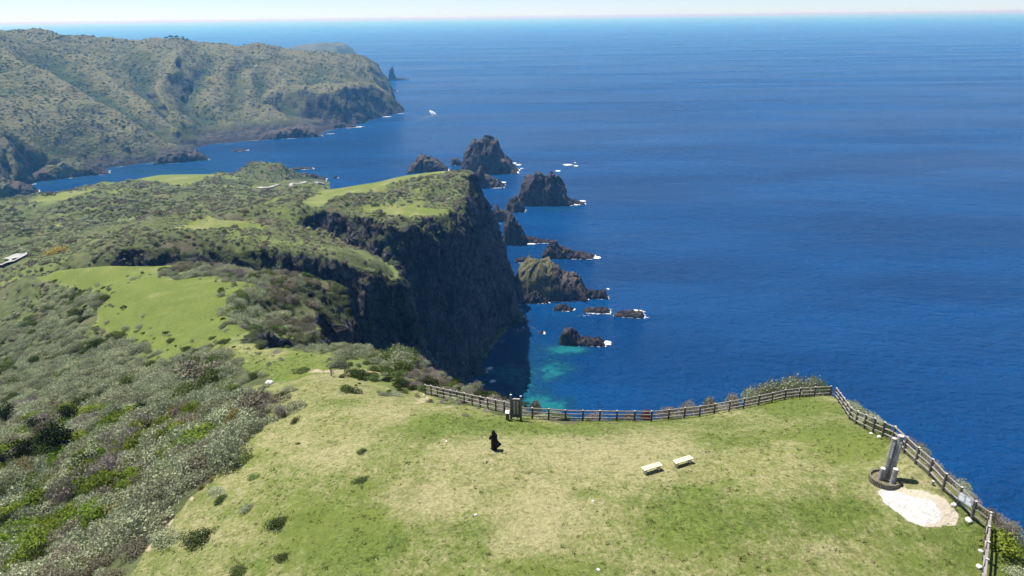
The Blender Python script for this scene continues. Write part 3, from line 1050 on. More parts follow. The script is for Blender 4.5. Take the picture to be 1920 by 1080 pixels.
def shrub_mesh(name, mat, seed, n, leaf, twig=0.0, flat=.72, spread=1.0):
    r = np.random.default_rng(seed)
    nl = r.integers(6, 10)
    cs = []
    for _ in range(nl):
        a, d = r.uniform(0, 2 * np.pi), r.uniform(.1, .72) * spread
        cs.append((d * np.cos(a), d * np.sin(a), r.uniform(.12, .55) * (1.1 - .45 * d), r.uniform(.28, .5)))
    cs.append((0, 0, .5, .45))
    cs = np.array(cs)
    w = cs[:, 3] ** 2
    ci = r.choice(len(cs), n, p=w / w.sum())
    u = r.normal(size=(n, 3))
    u[:, 2] = np.abs(u[:, 2]) * 1.1 - .25
    u /= np.linalg.norm(u, axis=1, keepdims=True)
    rad = cs[ci, 3] * r.uniform(.62, 1.06, n) * (1 + .25 * np.sin(u[:, 0] * 9 + ci) * np.cos(u[:, 1] * 8))
    c = cs[ci, :3] + u * rad[:, None]
    c[:, 2] = np.maximum(c[:, 2] * flat, .02)
    nrm = u * .9 + r.normal(size=(n, 3)) * .55
    nrm /= np.linalg.norm(nrm, axis=1, keepdims=True)
    a1 = np.cross(nrm, r.normal(size=(n, 3)))
    a1 /= np.linalg.norm(a1, axis=1, keepdims=True)
    a2 = np.cross(nrm, a1)
    s = leaf * r.uniform(.55, 1.4, n)
    asp = r.uniform(.45, .85, n)
    if twig:
        k = r.random(n) < twig
        up = u * [1, 1, .7] + [0, 0, .5] + r.normal(size=(n, 3)) * .35
        up /= np.linalg.norm(up, axis=1, keepdims=True)
        a1 = np.where(k[:, None], up, a1)
        b = np.cross(a1, r.normal(size=(n, 3)))
        b /= np.linalg.norm(b, axis=1, keepdims=True)
        a2 = np.where(k[:, None], b, a2)
        s = np.where(k, leaf * r.uniform(1.4, 2.6, n), s)
        asp = np.where(k, .10, asp)
    e1, e2 = a1 * s[:, None], a2 * (s * asp)[:, None]
    Vv = np.stack([c - e1 - e2 * .5, c + e1 * .2 - e2, c + e1 + e2 * .3, c - e1 * .1 + e2], 1).reshape(-1, 3)
    Fq = np.arange(4 * n).reshape(n, 4)
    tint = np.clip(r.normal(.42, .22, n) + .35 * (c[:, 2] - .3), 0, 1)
    return mesh_np(name, Vv, Fq, [mat], False, None, {'tint': tint})


def tw(kd):
    return .85 if kd == 'bare' else (.35 if kd in ('grey', 'brown') else .08)


HI = {kd: [shrub_mesh('shrub', FM[kd], 100 + 10 * i + v, 2300, .039 if kd != 'lime' else .05, tw(kd)) for v in range(4)] for i, kd in enumerate(KINDS_)}
LO = {kd: [shrub_mesh('shrub', FM[kd], 300 + 10 * i + v, 260, .125, tw(kd) * .4) for v in range(3)] for i, kd in enumerate(KINDS_)}


def scatter(name, P3, scl, idx, meshes, tilt=0.0):
    """ONE object: plants instanced on a point mesh"""
    col = bpy.data.collections.new(name + '_kinds')
    for j, me in enumerate(meshes):
        ob = bpy.data.objects.new('%s_kind_%02d' % (name, j), me)
        col.objects.link(ob)
    me = bpy.data.meshes.new(name)
    me.vertices.add(len(P3))
    me.vertices.foreach_set('co', np.asarray(P3, np.float32).ravel())
    a = me.attributes.new('scl', 'FLOAT_VECTOR', 'POINT')
    a.data.foreach_set('vector', np.asarray(scl, np.float32).ravel())
    a = me.attributes.new('idx', 'INT', 'POINT')
    a.data.foreach_set('value', np.asarray(idx, np.int32))
    r = rng.uniform(-1, 1, (len(P3), 3)) * [tilt, tilt, math.pi]
    a = me.attributes.new('rot', 'FLOAT_VECTOR', 'POINT')
    a.data.foreach_set('vector', np.asarray(r, np.float32).ravel())
    ob = link(name, me)
    gt = bpy.data.node_groups.new(name, 'GeometryNodeTree')
    gt.interface.new_socket('Geometry', in_out='INPUT', socket_type='NodeSocketGeometry')
    gt.interface.new_socket('Geometry', in_out='OUTPUT', socket_type='NodeSocketGeometry')
    N_ = gt.nodes.new
    gi, go = N_('NodeGroupInput'), N_('NodeGroupOutput')
    iop, ci = N_('GeometryNodeInstanceOnPoints'), N_('GeometryNodeCollectionInfo')
    ci.inputs['Collection'].default_value = col
    ci.inputs['Separate Children'].default_value = True
    ci.inputs['Reset Children'].default_value = True
    iop.inputs['Pick Instance'].default_value = True

    def na(nm, ty):
        nd = N_('GeometryNodeInputNamedAttribute')
        nd.data_type = ty
        nd.inputs[0].default_value = nm
        return nd.outputs[0]
    L = gt.links.new
    L(gi.outputs[0], iop.inputs['Points'])
    L(ci.outputs[0], iop.inputs['Instance'])
    L(na('idx', 'INT'), iop.inputs['Instance Index'])
    e2r = N_('FunctionNodeEulerToRotation')
    L(na('rot', 'FLOAT_VECTOR'), e2r.inputs[0])
    L(e2r.outputs[0], iop.inputs['Rotation'])
    L(na('scl', 'FLOAT_VECTOR'), iop.inputs['Scale'])
    L(iop.outputs[0], go.inputs[0])
    md = ob.modifiers.new('instances', 'NODES')
    md.node_group = gt
    return tag(ob, kind='stuff')


area = PG.R ** 2


def sample_ground(n, wgt, seed):
    r = np.random.default_rng(seed)
    w = (wgt * area).ravel()
    c = np.cumsum(w)
    k = np.searchsorted(c, r.random(n) * c[-1])
    i, j = np.unravel_index(np.minimum(k, w.size - 1), wgt.shape)
    lr = PG.lr[i] + (r.random(n) - .5) * (PG.lr[1] - PG.lr[0])
    a = PG.a[j] + (r.random(n) - .5) * (PG.a[1] - PG.a[0])
    x, y = np.exp(lr) * np.sin(a), np.exp(lr) * np.cos(a)
    return x, y, H(x, y)


sl2 = slope_of(PG, ZG)
scrub = np.clip(1 - grass * .965 + .0, 0, 1) * (1 - np.clip(grass - .9, 0, .1) * 8) * (ZG > 5) * sstep(2.4, 1.2, sl2)
fringe = wide((grass < .5).astype(float), 6, 6)
ridge_g = np.clip((ZG - wide(ZG, 5, 8)) / (.012 * PG.R + .4), -1, 1)
scrub = np.maximum((1 - grass) * (ZG > 5) * sstep(2.4, 1.2, sl2), .42 * grass * np.clip(fringe * 2.4 - .15, 0, 1) * (PG.X < 0) * (bare < .2) * (PG.R < 245) * np.where(PG.R > 110, .8, 1.5))
az_ok = (np.degrees(PG.a) < 48)[None, :] & (np.degrees(PG.a) > -56)[None, :]
scrub = scrub * az_ok
road_px = [[(-40, 512), (-5, 504), (14, 497), (28, 491), (40, 487), (30, 484), (18, 484)],
           [(486, 353), (520, 349), (545, 344), (575, 342), (600, 342), (614, 346), (612, 351), (598, 356)]]


def kinds_for(x, y, z, r):
    n = len(x)
    pa, pb = pix(np.stack([x, y, z], -1))
    R_ = np.hypot(x, y)
    f1 = fbm(x / 24, y / 24, 0, 3, 91)
    f2 = fbm(x / 13, y / 13, 7, 3, 92)
    f3 = fbm(x / 30, y / 30, 3, 3, 93)
    u = r.random(n)
    kd = np.full(n, 0)                                       # grey
    K = {k: i for i, k in enumerate(KINDS_)}
    kd[u < .16 + .5 * np.clip(f1, -.3, .6)] = K['mid']
    kd[(f1 + .25 * (u - .5) > .22)] = K['dark']
    kd[(f2 > .26) & (u < .75)] = K['bare']
    lowl = (pa < 520) & (pb > 760)
    kd[lowl & (f3 > -.05) & (u < .24)] = K['lime']
    kd[lowl & (f3 < .0) & (u < .2)] = K['ochre']
    kd[lowl & (u > .86)] = K['brown']
    kd[lowl & (f2 > .12) & (u > .42) & (u < .8)] = K['bare']
    hump = (R_ > 150) & (R_ < 222) & (pa > 425) & (pa < 665) & (pb > 505) & (pb < 650)
    kd[hump & (u < .62) & (pa > 500)] = K['brown']
    kd[hump & (u > .85)] = K['mid']
    strip = (R_ > 150) & (R_ < 240) & (pa > 285) & (pa < 520) & (pb < 530)
    kd[strip & (u < .3)] = K['bare']
    kd[strip & (pa < 350) & (u < .7)] = K['brown']
    front = (R_ > 255) & (R_ < 335) & (pa > 215) & (pb > 440)
    kd[front & (u < .8)] = K['dark']
    face2 = (R_ > 440) & (R_ < 505) & (pb > 388) & (pa < 740) & (pa > 450)
    kd[face2 & (u < .55)] = K['dark']
    top1 = (R_ > 310) & (R_ < 400) & (pa > 450) & (pb < 530)
    kd[top1 & (u < .25)] = K['brown']
    pl2 = (R_ > 440) & (R_ < 720) & (pa > 640)
    kd[pl2 & (u < .25)] = K['mid']
    rq = PG.q(ridge_g, x, y) + .5 * f2
    mid_ = (R_ > 235)
    mid2 = (R_ > 300) & (pa < 700)
    kd[mid2 & (kd == K['dark']) & (u > .1)] = K['grey']
    kd[mid_ & (rq < -.3) & (u < .4)] = K['mid']
    kd[mid_ & (rq > .25) & (u > .55)] = K['brown']
    farz = (R_ > 520) & (pa < 640)
    kd[farz & (u < .25)] = K['mid']
    kd[farz & (u > .62) & (u < .88)] = K['brown']
    kd[farz & (rq < -.35) & (u < .45)] = K['dark']
    rim = (R_ < 130) & (pa > 560) & (pa < 1000) & (pb > 640)
    kd[rim & (u < .5) & (pa > 760)] = K['bare']
    kd[rim & (u > .93)] = K['mid']
    return kd, pa, pb


def off_road(pa, pb):
    m = np.ones(len(pa), bool)
    for rd in road_px:
        for q_ in rd:
            m &= np.hypot((pa - q_[0]) / 16, (pb - q_[1]) / 7) > 1
    return m


# --- near scrub
clear = np.clip(1.25 - 1.6 * np.clip(fbm(PG.X / 16, PG.Y / 16, 0, 4, 95) + .05, 0, 1), .15, 1)
half = pblob([(170, 600, 60, 40, .8), (230, 560, 40, 50, .7), (360, 660, 60, 20, .5), (150, 830, 60, 20, .4)])
clear = np.clip(clear - .6 * np.clip(half, 0, 1), .1, 1)
x, y, z = sample_ground(7600, scrub * (PG.R < 262) * (PG.R > 30) * np.minimum(1, (95 / PG.R)) * clear, 1)
r_ = np.random.default_rng(2)
kd, pa, pb = kinds_for(x, y, z, r_)
ok = off_road(pa, pb) & (pa > -350) & (pa < 2300) & (pb < 1500)
x, y, z, kd, pa, pb = [t[ok] for t in (x, y, z, kd, pa, pb)]
Rn = np.hypot(x, y)
size = np.where(r_.random(len(x)) < .22, r_.uniform(1.7, 2.8, len(x)), r_.lognormal(0, .35, len(x)) * 1.0) * np.where(Rn > 110, 1.12, 1.0)
size = np.where(kd == KINDS_.index('ochre'), size * .75, size)
rim = (x > -14) & (y < 90)
size = np.where(rim, size * .5, size)
rimout = (x > -16) & (x < 45) & (y < 100)
gq = PG.q(grass, x, y)
size = np.where(gq > .4, size * .42 * np.where(Rn > 110, 1.25, 1), size)
linkz = (pa > 420) & (pa < 740) & (pb > 630) & (pb < 730) & (Rn < 130)
size = np.where(linkz, size * .55, size)
size = np.clip(size, .25, 2.6)
scl = np.stack([size * r_.uniform(.85, 1.2, len(x)), size * r_.uniform(.85, 1.2, len(x)), size * r_.uniform(.85, 1.35, len(x))], -1)
# keep right rim low so that the fence stays clear
fencey = (x > -4) & (x < 45) & (y < 75)
scl[fencey, 2] *= np.where(y[fencey] > 56, .7, .55)
vis = (pa > -30) & (pa < 1950) & (pb < 1110) & (pb > 300)
order = np.argsort(-np.where(vis, size / Rn, 0))
indiv = np.zeros(len(x), bool)
indiv[order[:225]] = True
indiv &= vis
LABEL = {
    'grey': ('silvery grey-green shrub in the scrub covering the left slope', 'silvery shrubs on the left slope'),
    'mid': ('plain green leafy shrub among silvery ones on the left slope', 'green shrubs on the left slope'),
    'dark': ('dark green shrub among silvery ones on the left slope', 'dark shrubs on the left slope'),
    'lime': ('bright yellow-green shrub in fresh leaf on the left slope', 'fresh-leaved shrubs on the left slope'),
    'ochre': ('low ochre-brown shrub in the scrub at the lower left', 'ochre shrubs on the left slope'),
    'bare': ('leafless mauve-grey twiggy shrub in the scrub', 'leafless twiggy shrubs in the scrub'),
    'brown': ('brownish shrub in the scrub', 'brown shrubs in the scrub'),
}
for kk in np.nonzero(indiv)[0]:
    kname = KINDS_[kd[kk]]
    o = link('shrub', HI[kname][kk % 4], None, (x[kk], y[kk], z[kk] - .08 * size[kk]), float(rng.uniform(-3, 3)), tuple(scl[kk]))
    lb, gp = LABEL[kname]
    if x[kk] > -30 and y[kk] > 50:
        lb, gp = lb.split(' in the scrub')[0].split(' among')[0].split(' on the left')[0] + ' on the cliff edge behind the wooden fence', gp.split(' on ')[0].split(' in ')[0] + ' along the cliff edge'
    tag(o, lb, 'shrub', gp)
rest = ~indiv
meshes = sum([HI[k_] for k_ in KINDS_], [])
s_near = scatter('scrub', np.stack([x, y, z - .08 * size], -1)[rest], scl[rest], kd[rest] * 4 + r_.integers(0, 4, rest.sum()), meshes, .15)

# --- middle and far scrub
gap = np.clip(.42 - 1.9 * fbm(PG.X / 55, PG.Y / 55, 0, 5, 94), .05, 1)
x, y, z = sample_ground(60000, scrub * (PG.R >= 250) * (PG.R < 1350) * np.minimum(1, 420 / PG.R) * gap, 3)
kd, pa, pb = kinds_for(x, y, z, r_)
ok = off_road(pa, pb) & (pa > -300) & (pa < 1100)
x, y, z, kd, pa, pb = [t[ok] for t in (x, y, z, kd, pa, pb)]
size = r_.lognormal(0, .45, len(x)) * .95 * np.clip(np.hypot(x, y) / 420, .85, 1.55)
scl = np.stack([size, size, size * r_.uniform(.65, 1.05, len(x))], -1)
meshes = sum([LO[k_] for k_ in KINDS_], [])
s_far = scatter('hillside_scrub', np.stack([x, y, z - .1 * size], -1), scl, kd * 3 + r_.integers(0, 3, len(x)), meshes, .15)

# --- canopy on the far headland
wgt = (1 - np.clip(sth + shore_rock, 0, 1)) * (ZH > 12) * (PH.Y < 2750) * np.clip(.75 + 1.6 * fbm(PH.X / 120, PH.Y / 120, 0, 4, 97), .06, 1)
w = (wgt * PH.R ** 2).ravel()
c_ = np.cumsum(w)
k_ = np.searchsorted(c_, r_.random(45000) * c_[-1])
ii, jj = np.unravel_index(np.minimum(k_, w.size - 1), wgt.shape)
lr = PH.lr[ii] + (r_.random(len(ii)) - .5) * (PH.lr[1] - PH.lr[0])
aa = PH.a[jj] + (r_.random(len(ii)) - .5) * (PH.a[1] - PH.a[0])
x, y = np.exp(lr) * np.sin(aa), np.exp(lr) * np.cos(aa)
z = HH(x, y)
pa, pb = pix(np.stack([x, y, z], -1))
ok = (pa > -200) & (z > 8)
x, y, z = x[ok], y[ok], z[ok]
f1 = fbm(x / 140, y / 140, 0, 3, 98)
u = r_.random(len(x))
kd = np.where(u < .25, KINDS_.index('grey'), np.where(u < .48, KINDS_.index('brown'), KINDS_.index('mid')))
kd = np.where((f1 > .08) & (u < .75), np.where(u < .35, KINDS_.index('dark'), KINDS_.index('mid')), kd)
size = r_.lognormal(0, .35, len(x)) * 2.7
scl = np.stack([size, size, size * r_.uniform(.5, .9, len(x))], -1)
s_head = scatter('headland_scrub', np.stack([x, y, z - .15 * size], -1), scl, kd * 3 + r_.integers(0, 3, len(x)), meshes, .1)


# --- grass tufts on the meadow
def tuft_mesh(name, mat, seed, n=26):
    r = np.random.default_rng(seed)
    Vv, Fq = [], []
    for i in range(n):
        a = r.uniform(0, 2 * np.pi)
        d = r.uniform(0, .5)
        c = np.array([d * np.cos(a), d * np.sin(a), 0])
        b = r.uniform(0, 2 * np.pi)
        hgt = r.uniform(.25, .6)
        lean = np.array([np.cos(b), np.sin(b), 0]) * r.uniform(.1, .5)
        wv = np.array([-np.sin(b), np.cos(b), 0]) * .07
        Vv += [c - wv, c + wv, c + lean + [0, 0, hgt]]
        Fq.append((3 * i, 3 * i + 1, 3 * i + 2))
    return mesh_np(name, np.array(Vv), np.array(Fq), [mat], False, None, {'tint': r.random(n)})


GT = [foliage_mat('grass_green', (.12, .165, .035), (.23, .265, .08), .4), foliage_mat('grass_straw', (.34, .30, .15), (.52, .46, .26), .4)]
tm = [tuft_mesh('tuft', GT[0], 1), tuft_mesh('tuft', GT[0], 2), tuft_mesh('tuft', GT[1], 3), tuft_mesh('tuft', GT[1], 4)]
tmask = grass * np.clip(1.15 - dry * 1.1, .06, 1) * (1 - np.clip(gravel + sand * .9 + bare, 0, 1)) * np.clip(.55 + 1.4 * fbm(PG.X / 2.2, PG.Y / 2.2, 0, 3, 99), .05, 1)
x, y, z = sample_ground(9000, tmask * (PG.R < 130) * (PG.R > 22) * np.minimum(1, 50 / PG.R) * az_ok, 5)
dq = PG.q(dry, x, y)
kd = (dq + r_.normal(0, .22, len(x)) > .5).astype(int)
sz = r_.lognormal(0, .35, len(x)) * .17
scl = np.stack([sz, sz, sz * .6], -1)
s_gr = scatter('grass', np.stack([x, y, z - .01], -1), scl, kd * 2 + r_.integers(0, 2, len(x)), tm, .1)


# --- single bushes that stand free on the grass
def bush(px, py, w, kind, label, hs=.8, cat='shrub', sx=1.0, group=None):
    p_ = G(px, py)
    dist = np.linalg.norm(np.array(p_) - [0, 0, HC])
    s_ = w / F * dist / 2 / .95
    o_ = link('shrub', HI[kind][int(px) % 4], None, (p_[0], p_[1], p_[2] - .06 * s_), float(px % 6), (s_ * sx, s_, s_ * hs))
    return tag(o_, label, cat, group)


bush(522, 984, 46, 'dark', 'round dark green bush alone on the lower left grass', .8)
bush(374, 1012, 70, 'dark', 'widest dark green bush low on the grass beside the left slope', .6)
bush(655, 736, 44, 'dark', 'green bush on the grass left of the first fence posts', .75)
bush(677, 849, 22, 'dark', 'small round green tuft left of the person in black', .7)
bush(678, 902, 36, 'dark', 'flat dark green sprawling bush on dry grass below the small tuft', .35)
bush(530, 1046, 36, 'dark', 'low dark bush near the bottom edge, below the round bush', .5)
bush(440, 1074, 46, 'mid', 'dark bush cut by the bottom edge of the picture', .6)
bush(463, 958, 34, 'grey', 'loose silvery bush on green grass left of the round dark bush', .7)
bush(446, 870, 54, 'mid', 'green bush on the path edge beside the left slope', .6)
bush(480, 893, 34, 'mid', 'flat green bush lying on the grass above the silvery bush', .35)
bush(410, 922, 40, 'grey', 'pale silvery bush pair at the edge of the left slope', .6)
bush(412, 940, 34, 'dark', 'dark bush just below the pale silvery pair', .5)
bush(555, 790, 24, 'dark', 'small dark bush on the grass right of the scrub', .6)
bush(545, 768, 60, 'grey', 'broad grey bush at the top of the left slope', .7)
bush(500, 748, 60, 'brown', 'wide brownish bush where the path leaves the scrub', .5)
bush(528, 742, 30, 'dark', 'dark bush at the right end of the brownish one', .6)
bush(520, 662, 26, 'bare', 'small leafless bush beside the bend of the grass path', .6)
bush(570, 696, 46, 'mid', 'low dark green bush on the path crossing the saddle', .4)
bush(740, 742, 40, 'grey', 'greyish bush just left of the end of the fence', .5)
bush(640, 708, 24, 'dark', 'tiny dark bush on the path above the green bush', .5)
bush(560, 832, 14, 'dark', 'tiny dark clump on the dry grass right of the grey bush', .4)
bush(440, 535, 14, 'dark', 'tiny dark tuft near the upper right of the bright green meadow', .5)
bush(425, 607, 20, 'dark', 'flat dark tuft at the lower right edge of the bright green meadow', .5)
bush(1880, 1022, 74, 'lime', 'yellow-green bush at the right edge beyond the fence', .75)
bush(1910, 1075, 50, 'grey', 'pale grey dry bush in the bottom right corner', .6)
gsc = 'small dark bushes scattered on the lower part of the bright green meadow'
for (a_, b_, w_) in ((320, 640, 18), (268, 645, 22), (310, 625, 16), (350, 655, 26), (360, 662, 20), (330, 672, 22), (285, 690, 16), (235, 630, 14), (175, 590, 16), (160, 575, 14), (185, 560, 12), (150, 600, 18), (390, 650, 18), (205, 655, 20), (265, 680, 18), (195, 540, 12), (180, 615, 16), (270, 625, 12)):
    bush(a_, b_, w_, 'dark', 'small dark bush dotted on the lower part of the bright green meadow', .6, group=gsc)
bush(110, 472, 44, 'yellow', 'yellow-leaved bush beyond the far end of the green meadow', .6)
LINE = np.array([T(*q_) for q_ in ((968, 787, 247.9), (998, 784, 247.5), (1060, 787, 247.0), (1124, 788, 246.6), (1221, 789, 246.2), (1311, 779, 245.9), (1394, 764, 245.6),
                                   (1471, 746, 245.2), (1558, 738, 245.0))])


def rim_bush(px, top, w, kind, label, out=(0, 1.7), group=None, base=None):
    if base is None:
        i_ = np.interp(px, [968, 998, 1060, 1124, 1221, 1311, 1394, 1471, 1558, 1600], range(10))
        b_ = np.array([np.interp(i_, range(9), LINE[:, c]) for c in (0, 1)])
    else:
        b_ = np.array(G(*base)[:2])
    b_ = b_ + out
    z0 = float(H(b_[0], b_[1])) - .25
    zt = D(px, top, b_[1])[2]
    s_ = w / 2 * math.sqrt(b_[0] ** 2 + b_[1] ** 2 + (HC - z0) ** 2) / F / .9
    zs = float(np.clip((zt - z0) / .68, .4, 4.5 if base is None else s_ * 1.25))
    return tag(link('shrub', HI[kind][int(px) % 4], None, (b_[0], b_[1], z0), px % 6, (s_, s_ * .8, zs)), label, 'shrub', group)


rim_bush(1500, 704, 86, 'grey', 'largest silvery shrub behind the fence left of its corner')
rim_bush(1452, 715, 70, 'grey', 'silvery shrub left of the largest one behind the fence')
rim_bush(1415, 731, 56, 'grey', 'second silvery shrub left of the largest one behind the fence')
rim_bush(1540, 711, 60, 'grey', 'silvery shrub between the largest one and the fence corner')
rim_bush(1565, 716, 34, 'mid', 'green shrub just behind the corner post of the fence')
rim_bush(1385, 742, 50, 'bare', 'twiggy dry shrub behind the fence, right of the brown one')
rim_bush(1340, 746, 44, 'brown', 'brown shrub behind the fence, left of the silvery ones')
rim_bush(1300, 755, 54, 'bare', 'low twiggy shrub behind the fence, right of the red shrub')
rim_bush(1255, 764, 50, 'brown', 'low brownish shrub behind the fence beside the red shrub')
rim_bush(1218, 768, 26, 'red', 'low reddish shrub behind the middle of the fence')
rim_bush(1185, 776, 44, 'bare', 'low twiggy shrub behind the fence, left of the red shrub')
rim_bush(1120, 780, 60, 'bare', 'low dry growth below the fence between sign and red shrub')
rim_bush(1005, 752, 34, 'bare', 'twiggy shrub rising behind the fence just right of the tall sign')
grim = 'dry twiggy shrubs outside the right fence'
for (a_, b_, t_, w_, kd_) in ((1590, 776, 722, 44, 'grey'), (1606, 795, 742, 44, 'mid'), (1632, 808, 758, 46, 'mid'), (1655, 820, 772, 44, 'bare'), (1682, 832, 785, 46, 'bare'), (1700, 850, 800, 44, 'grey'), (1724, 872, 828, 46, 'bare'),
                           (1748, 895, 850, 44, 'bare'), (1772, 922, 868, 46, 'grey'), (1796, 944, 898, 40, 'bare'), (1822, 970, 915, 44, 'brown'), (1850, 994, 945, 50, 'bare'), (1868, 1010, 965, 44, 'grey')):
    rim_bush(a_ + 26, t_ + 14, w_, kd_, {'grey': 'grey shrub on the narrow strip outside the right fence', 'mid': 'green shrub on the narrow strip outside the right fence', 'bare': 'dry twiggy shrub on the narrow strip outside the right fence', 'brown': 'brown shrub on the narrow strip outside the right fence'}[kd_], (1.5, .6), grim, (a_, b_))


# --- trees: trunk with limbs, crown
def limbs(mb, base, h, n, seed, spread=.6, r0=.12, sub=3):
    r = random.Random(seed)
    tips = []
    top = Vector(base) + Vector((r.uniform(-.15, .15) * h, r.uniform(-.15, .15) * h, h * .6))
    mb.tube(base, top, r0, r0 * .55, 8, 0, None, .1)
    for i in range(n):
        t = r.uniform(.35, 1)
        a = r.uniform(0, 2 * math.pi)
        b0 = Vector(base).lerp(top, t)
        b1 = b0 + Vector((math.cos(a) * spread * h * r.uniform(.5, 1), math.sin(a) * spread * h * r.uniform(.5, 1), h * r.uniform(.12, .45)))
        mb.tube(b0, b1, r0 * .45, r0 * .16, 6)
        tips.append(b1)
        for j in range(sub):
            b2 = b0.lerp(b1, r.uniform(.4, 1))
            b3 = b2 + Vector((r.uniform(-.3, .3) * h * spread, r.uniform(-.3, .3) * h * spread, h * r.uniform(.03, .25)))
            mb.tube(b2, b3, r0 * .2, r0 * .06, 5)
            tips.append(b3)
    return tips


def tree(name, px, py, wpx, hpx, kind, label, cat, seed, leafy=700, group=None):
    p_ = G(px, py)
    dist = np.linalg.norm(np.array(p_) - [0, 0, HC])
    h_ = hpx / F * dist / .85
    wd_ = wpx / F * dist / 2
    e = empty(name, p_)
    tag(e, label, cat, group)
    mb = MB()
    tips = limbs(mb, (0, 0, -.3), h_, 9, seed, wd_ / h_ * .8, .035 * h_ + .03)
    mb.build('trunk', MBark, e)
    if kind:
        r = np.random.default_rng(seed)
        tp = np.array([tuple(t_) for t_ in tips])
        n = leafy
        ci = r.integers(0, len(tp), n)
        u = r.normal(size=(n, 3)) * [.17, .17, .10] * wd_ * 1.5
        c = tp[ci] + u
        a1 = r.normal(size=(n, 3)) * [1, 1, .5]
        a1 /= np.linalg.norm(a1, axis=1, keepdims=True)
        a2 = np.cross(a1, r.normal(size=(n, 3)))
        a2 /= np.linalg.norm(a2, axis=1, keepdims=True)
        s_ = .07 * wd_ * r.uniform(.6, 1.6, n)
        e1, e2 = a1 * s_[:, None], a2 * (s_ * .6)[:, None]
        Vv = np.stack([c - e1, c - e2, c + e1, c + e2], 1).reshape(-1, 3)
        link('crown', mesh_np('crown', Vv, np.arange(4 * n).reshape(n, 4), [FM[kind]], False, None, {'tint': r.random(n)}), e)
    return e


tree('pine_tree', 108, 862, 58, 46, 'pine', 'tallest of the dark pines on the left slope', 'tree', 11, 1400)
tree('pine_tree', 46, 868, 38, 34, 'pine', 'dark pine left of the tallest pine on the left slope', 'tree', 12, 1000)
tree('pine_tree', 8, 880, 28, 28, 'pine', 'dark pine cut by the left edge of the picture', 'tree', 13, 900)
tree('pine_tree', 138, 796, 30, 28, 'pine', 'dark pine standing farther up, right of the tallest pine', 'tree', 14, 900)
tree('pine_tree', 12, 790, 28, 30, 'pine', 'dark pine above the left edge group of pines', 'tree', 15, 900)
tree('pine_tree', 68, 812, 26, 26, 'pine', 'small dark pine between the upper and lower pines', 'tree', 16, 700)
tree('pine_tree', 264, 778, 26, 20, 'pine', 'small round dark pine alone in silvery scrub', 'tree', 17, 700)
tree('pine_tree', 222, 788, 24, 20, 'pine', 'small ragged dark pine left of the round one', 'tree', 18, 600)
tree('spreading_tree', 372, 726, 70, 40, 'brown', 'dark spreading almost leafless tree above the scrub', 'tree', 21, 500)
tree('dead_tree', 278, 812, 34, 36, None, 'bare dark dead tree with crooked branches in the scrub', 'tree', 22)
tree('dead_tree', 152, 888, 40, 26, 'pine', 'low dark crooked tree leaning in the mauve scrub', 'tree', 23, 160)
tree('dead_tree', 620, 705, 26, 20, None, 'small bare dark tree in grey scrub above the saddle path', 'tree', 24)
# little trees on the headland's skyline
for q_, (a_, b_, w_) in enumerate(((312, 69, 8), (320, 69, 10), (332, 70, 9), (343, 71, 7), (176, 70, 8), (458, 82, 5), (352, 73, 6))):
    d0 = ray(a_, b_ + 2.5)
    yy = np.interp(a_, [0, 180, 320, 440, 540], [2000, 2230, 2300, 2420, 2500])
    xx = d0[0] / d0[1] * yy
    zz = float(HH(xx, yy))
    e = empty('distant_tree', (xx, yy, zz))
    tag(e, 'tiny dark tree on the skyline of the far headland', 'tree', 'trees on the headland skyline')
    s_ = w_ / F * yy / 2
    mb = MB()
    mb.tube((0, 0, -1), (0, 0, s_ * .9), .4, .25, 6)
    mb.build('trunk', MBark, e)
    link('crown', HI['dark'][q_ % 4], e, (0, 0, s_ * .35), 0, (s_, s_, s_ * 1.1))


# ================================================================== SEA ROCKS
def rock_material():
    k = NT('sea_rock')
    p = k.pos()
    v = k.attr('veg')
    a = k.noise(p, .16, 8, .7)
    b = k.noise(p, .8, 6, .7)
    col = k.mix(k.step(a, .38, .62), (.018, .015, .016), (.075, .06, .055))
    col = k.mix(k.step(b, .52, .7, 0, .75), col, (.016, .014, .014))
    nz = k.n('ShaderNodeSeparateXYZ')
    k.put(nz.inputs[0], k.n('ShaderNodeNewGeometry').outputs['Normal'])
    pz = k.n('ShaderNodeSeparateXYZ')
    k.put(pz.inputs[0], p)
    top = k.math('MULTIPLY', k.step(nz.outputs[2], .45, .85), k.step(pz.outputs[2], 5, 20))
    col = k.mix(k.math('MULTIPLY', top, .4), col, (.17, .14, .12))
    g = k.mix(k.step(b, .35, .65), (.05, .06, .024), (.19, .175, .10))
    col = k.mix(k.step(k.math('ADD', v, k.math('MULTIPLY', k.math('SUBTRACT', a, .5), .9)), .45, .62), col, g)
    wet = k.step(k.math('ADD', pz.outputs[2], k.math('MULTIPLY', b, 2.0)), 1.2, 3.6)
    col = k.mix(wet, (.016, .014, .013), col)
    return k.done(k.pbr(col, .85, k.bump(k.math('ADD', a, k.math('MULTIPLY', b, .5)), .9, 1.6), .2))


MRock = rock_material()
rings = []


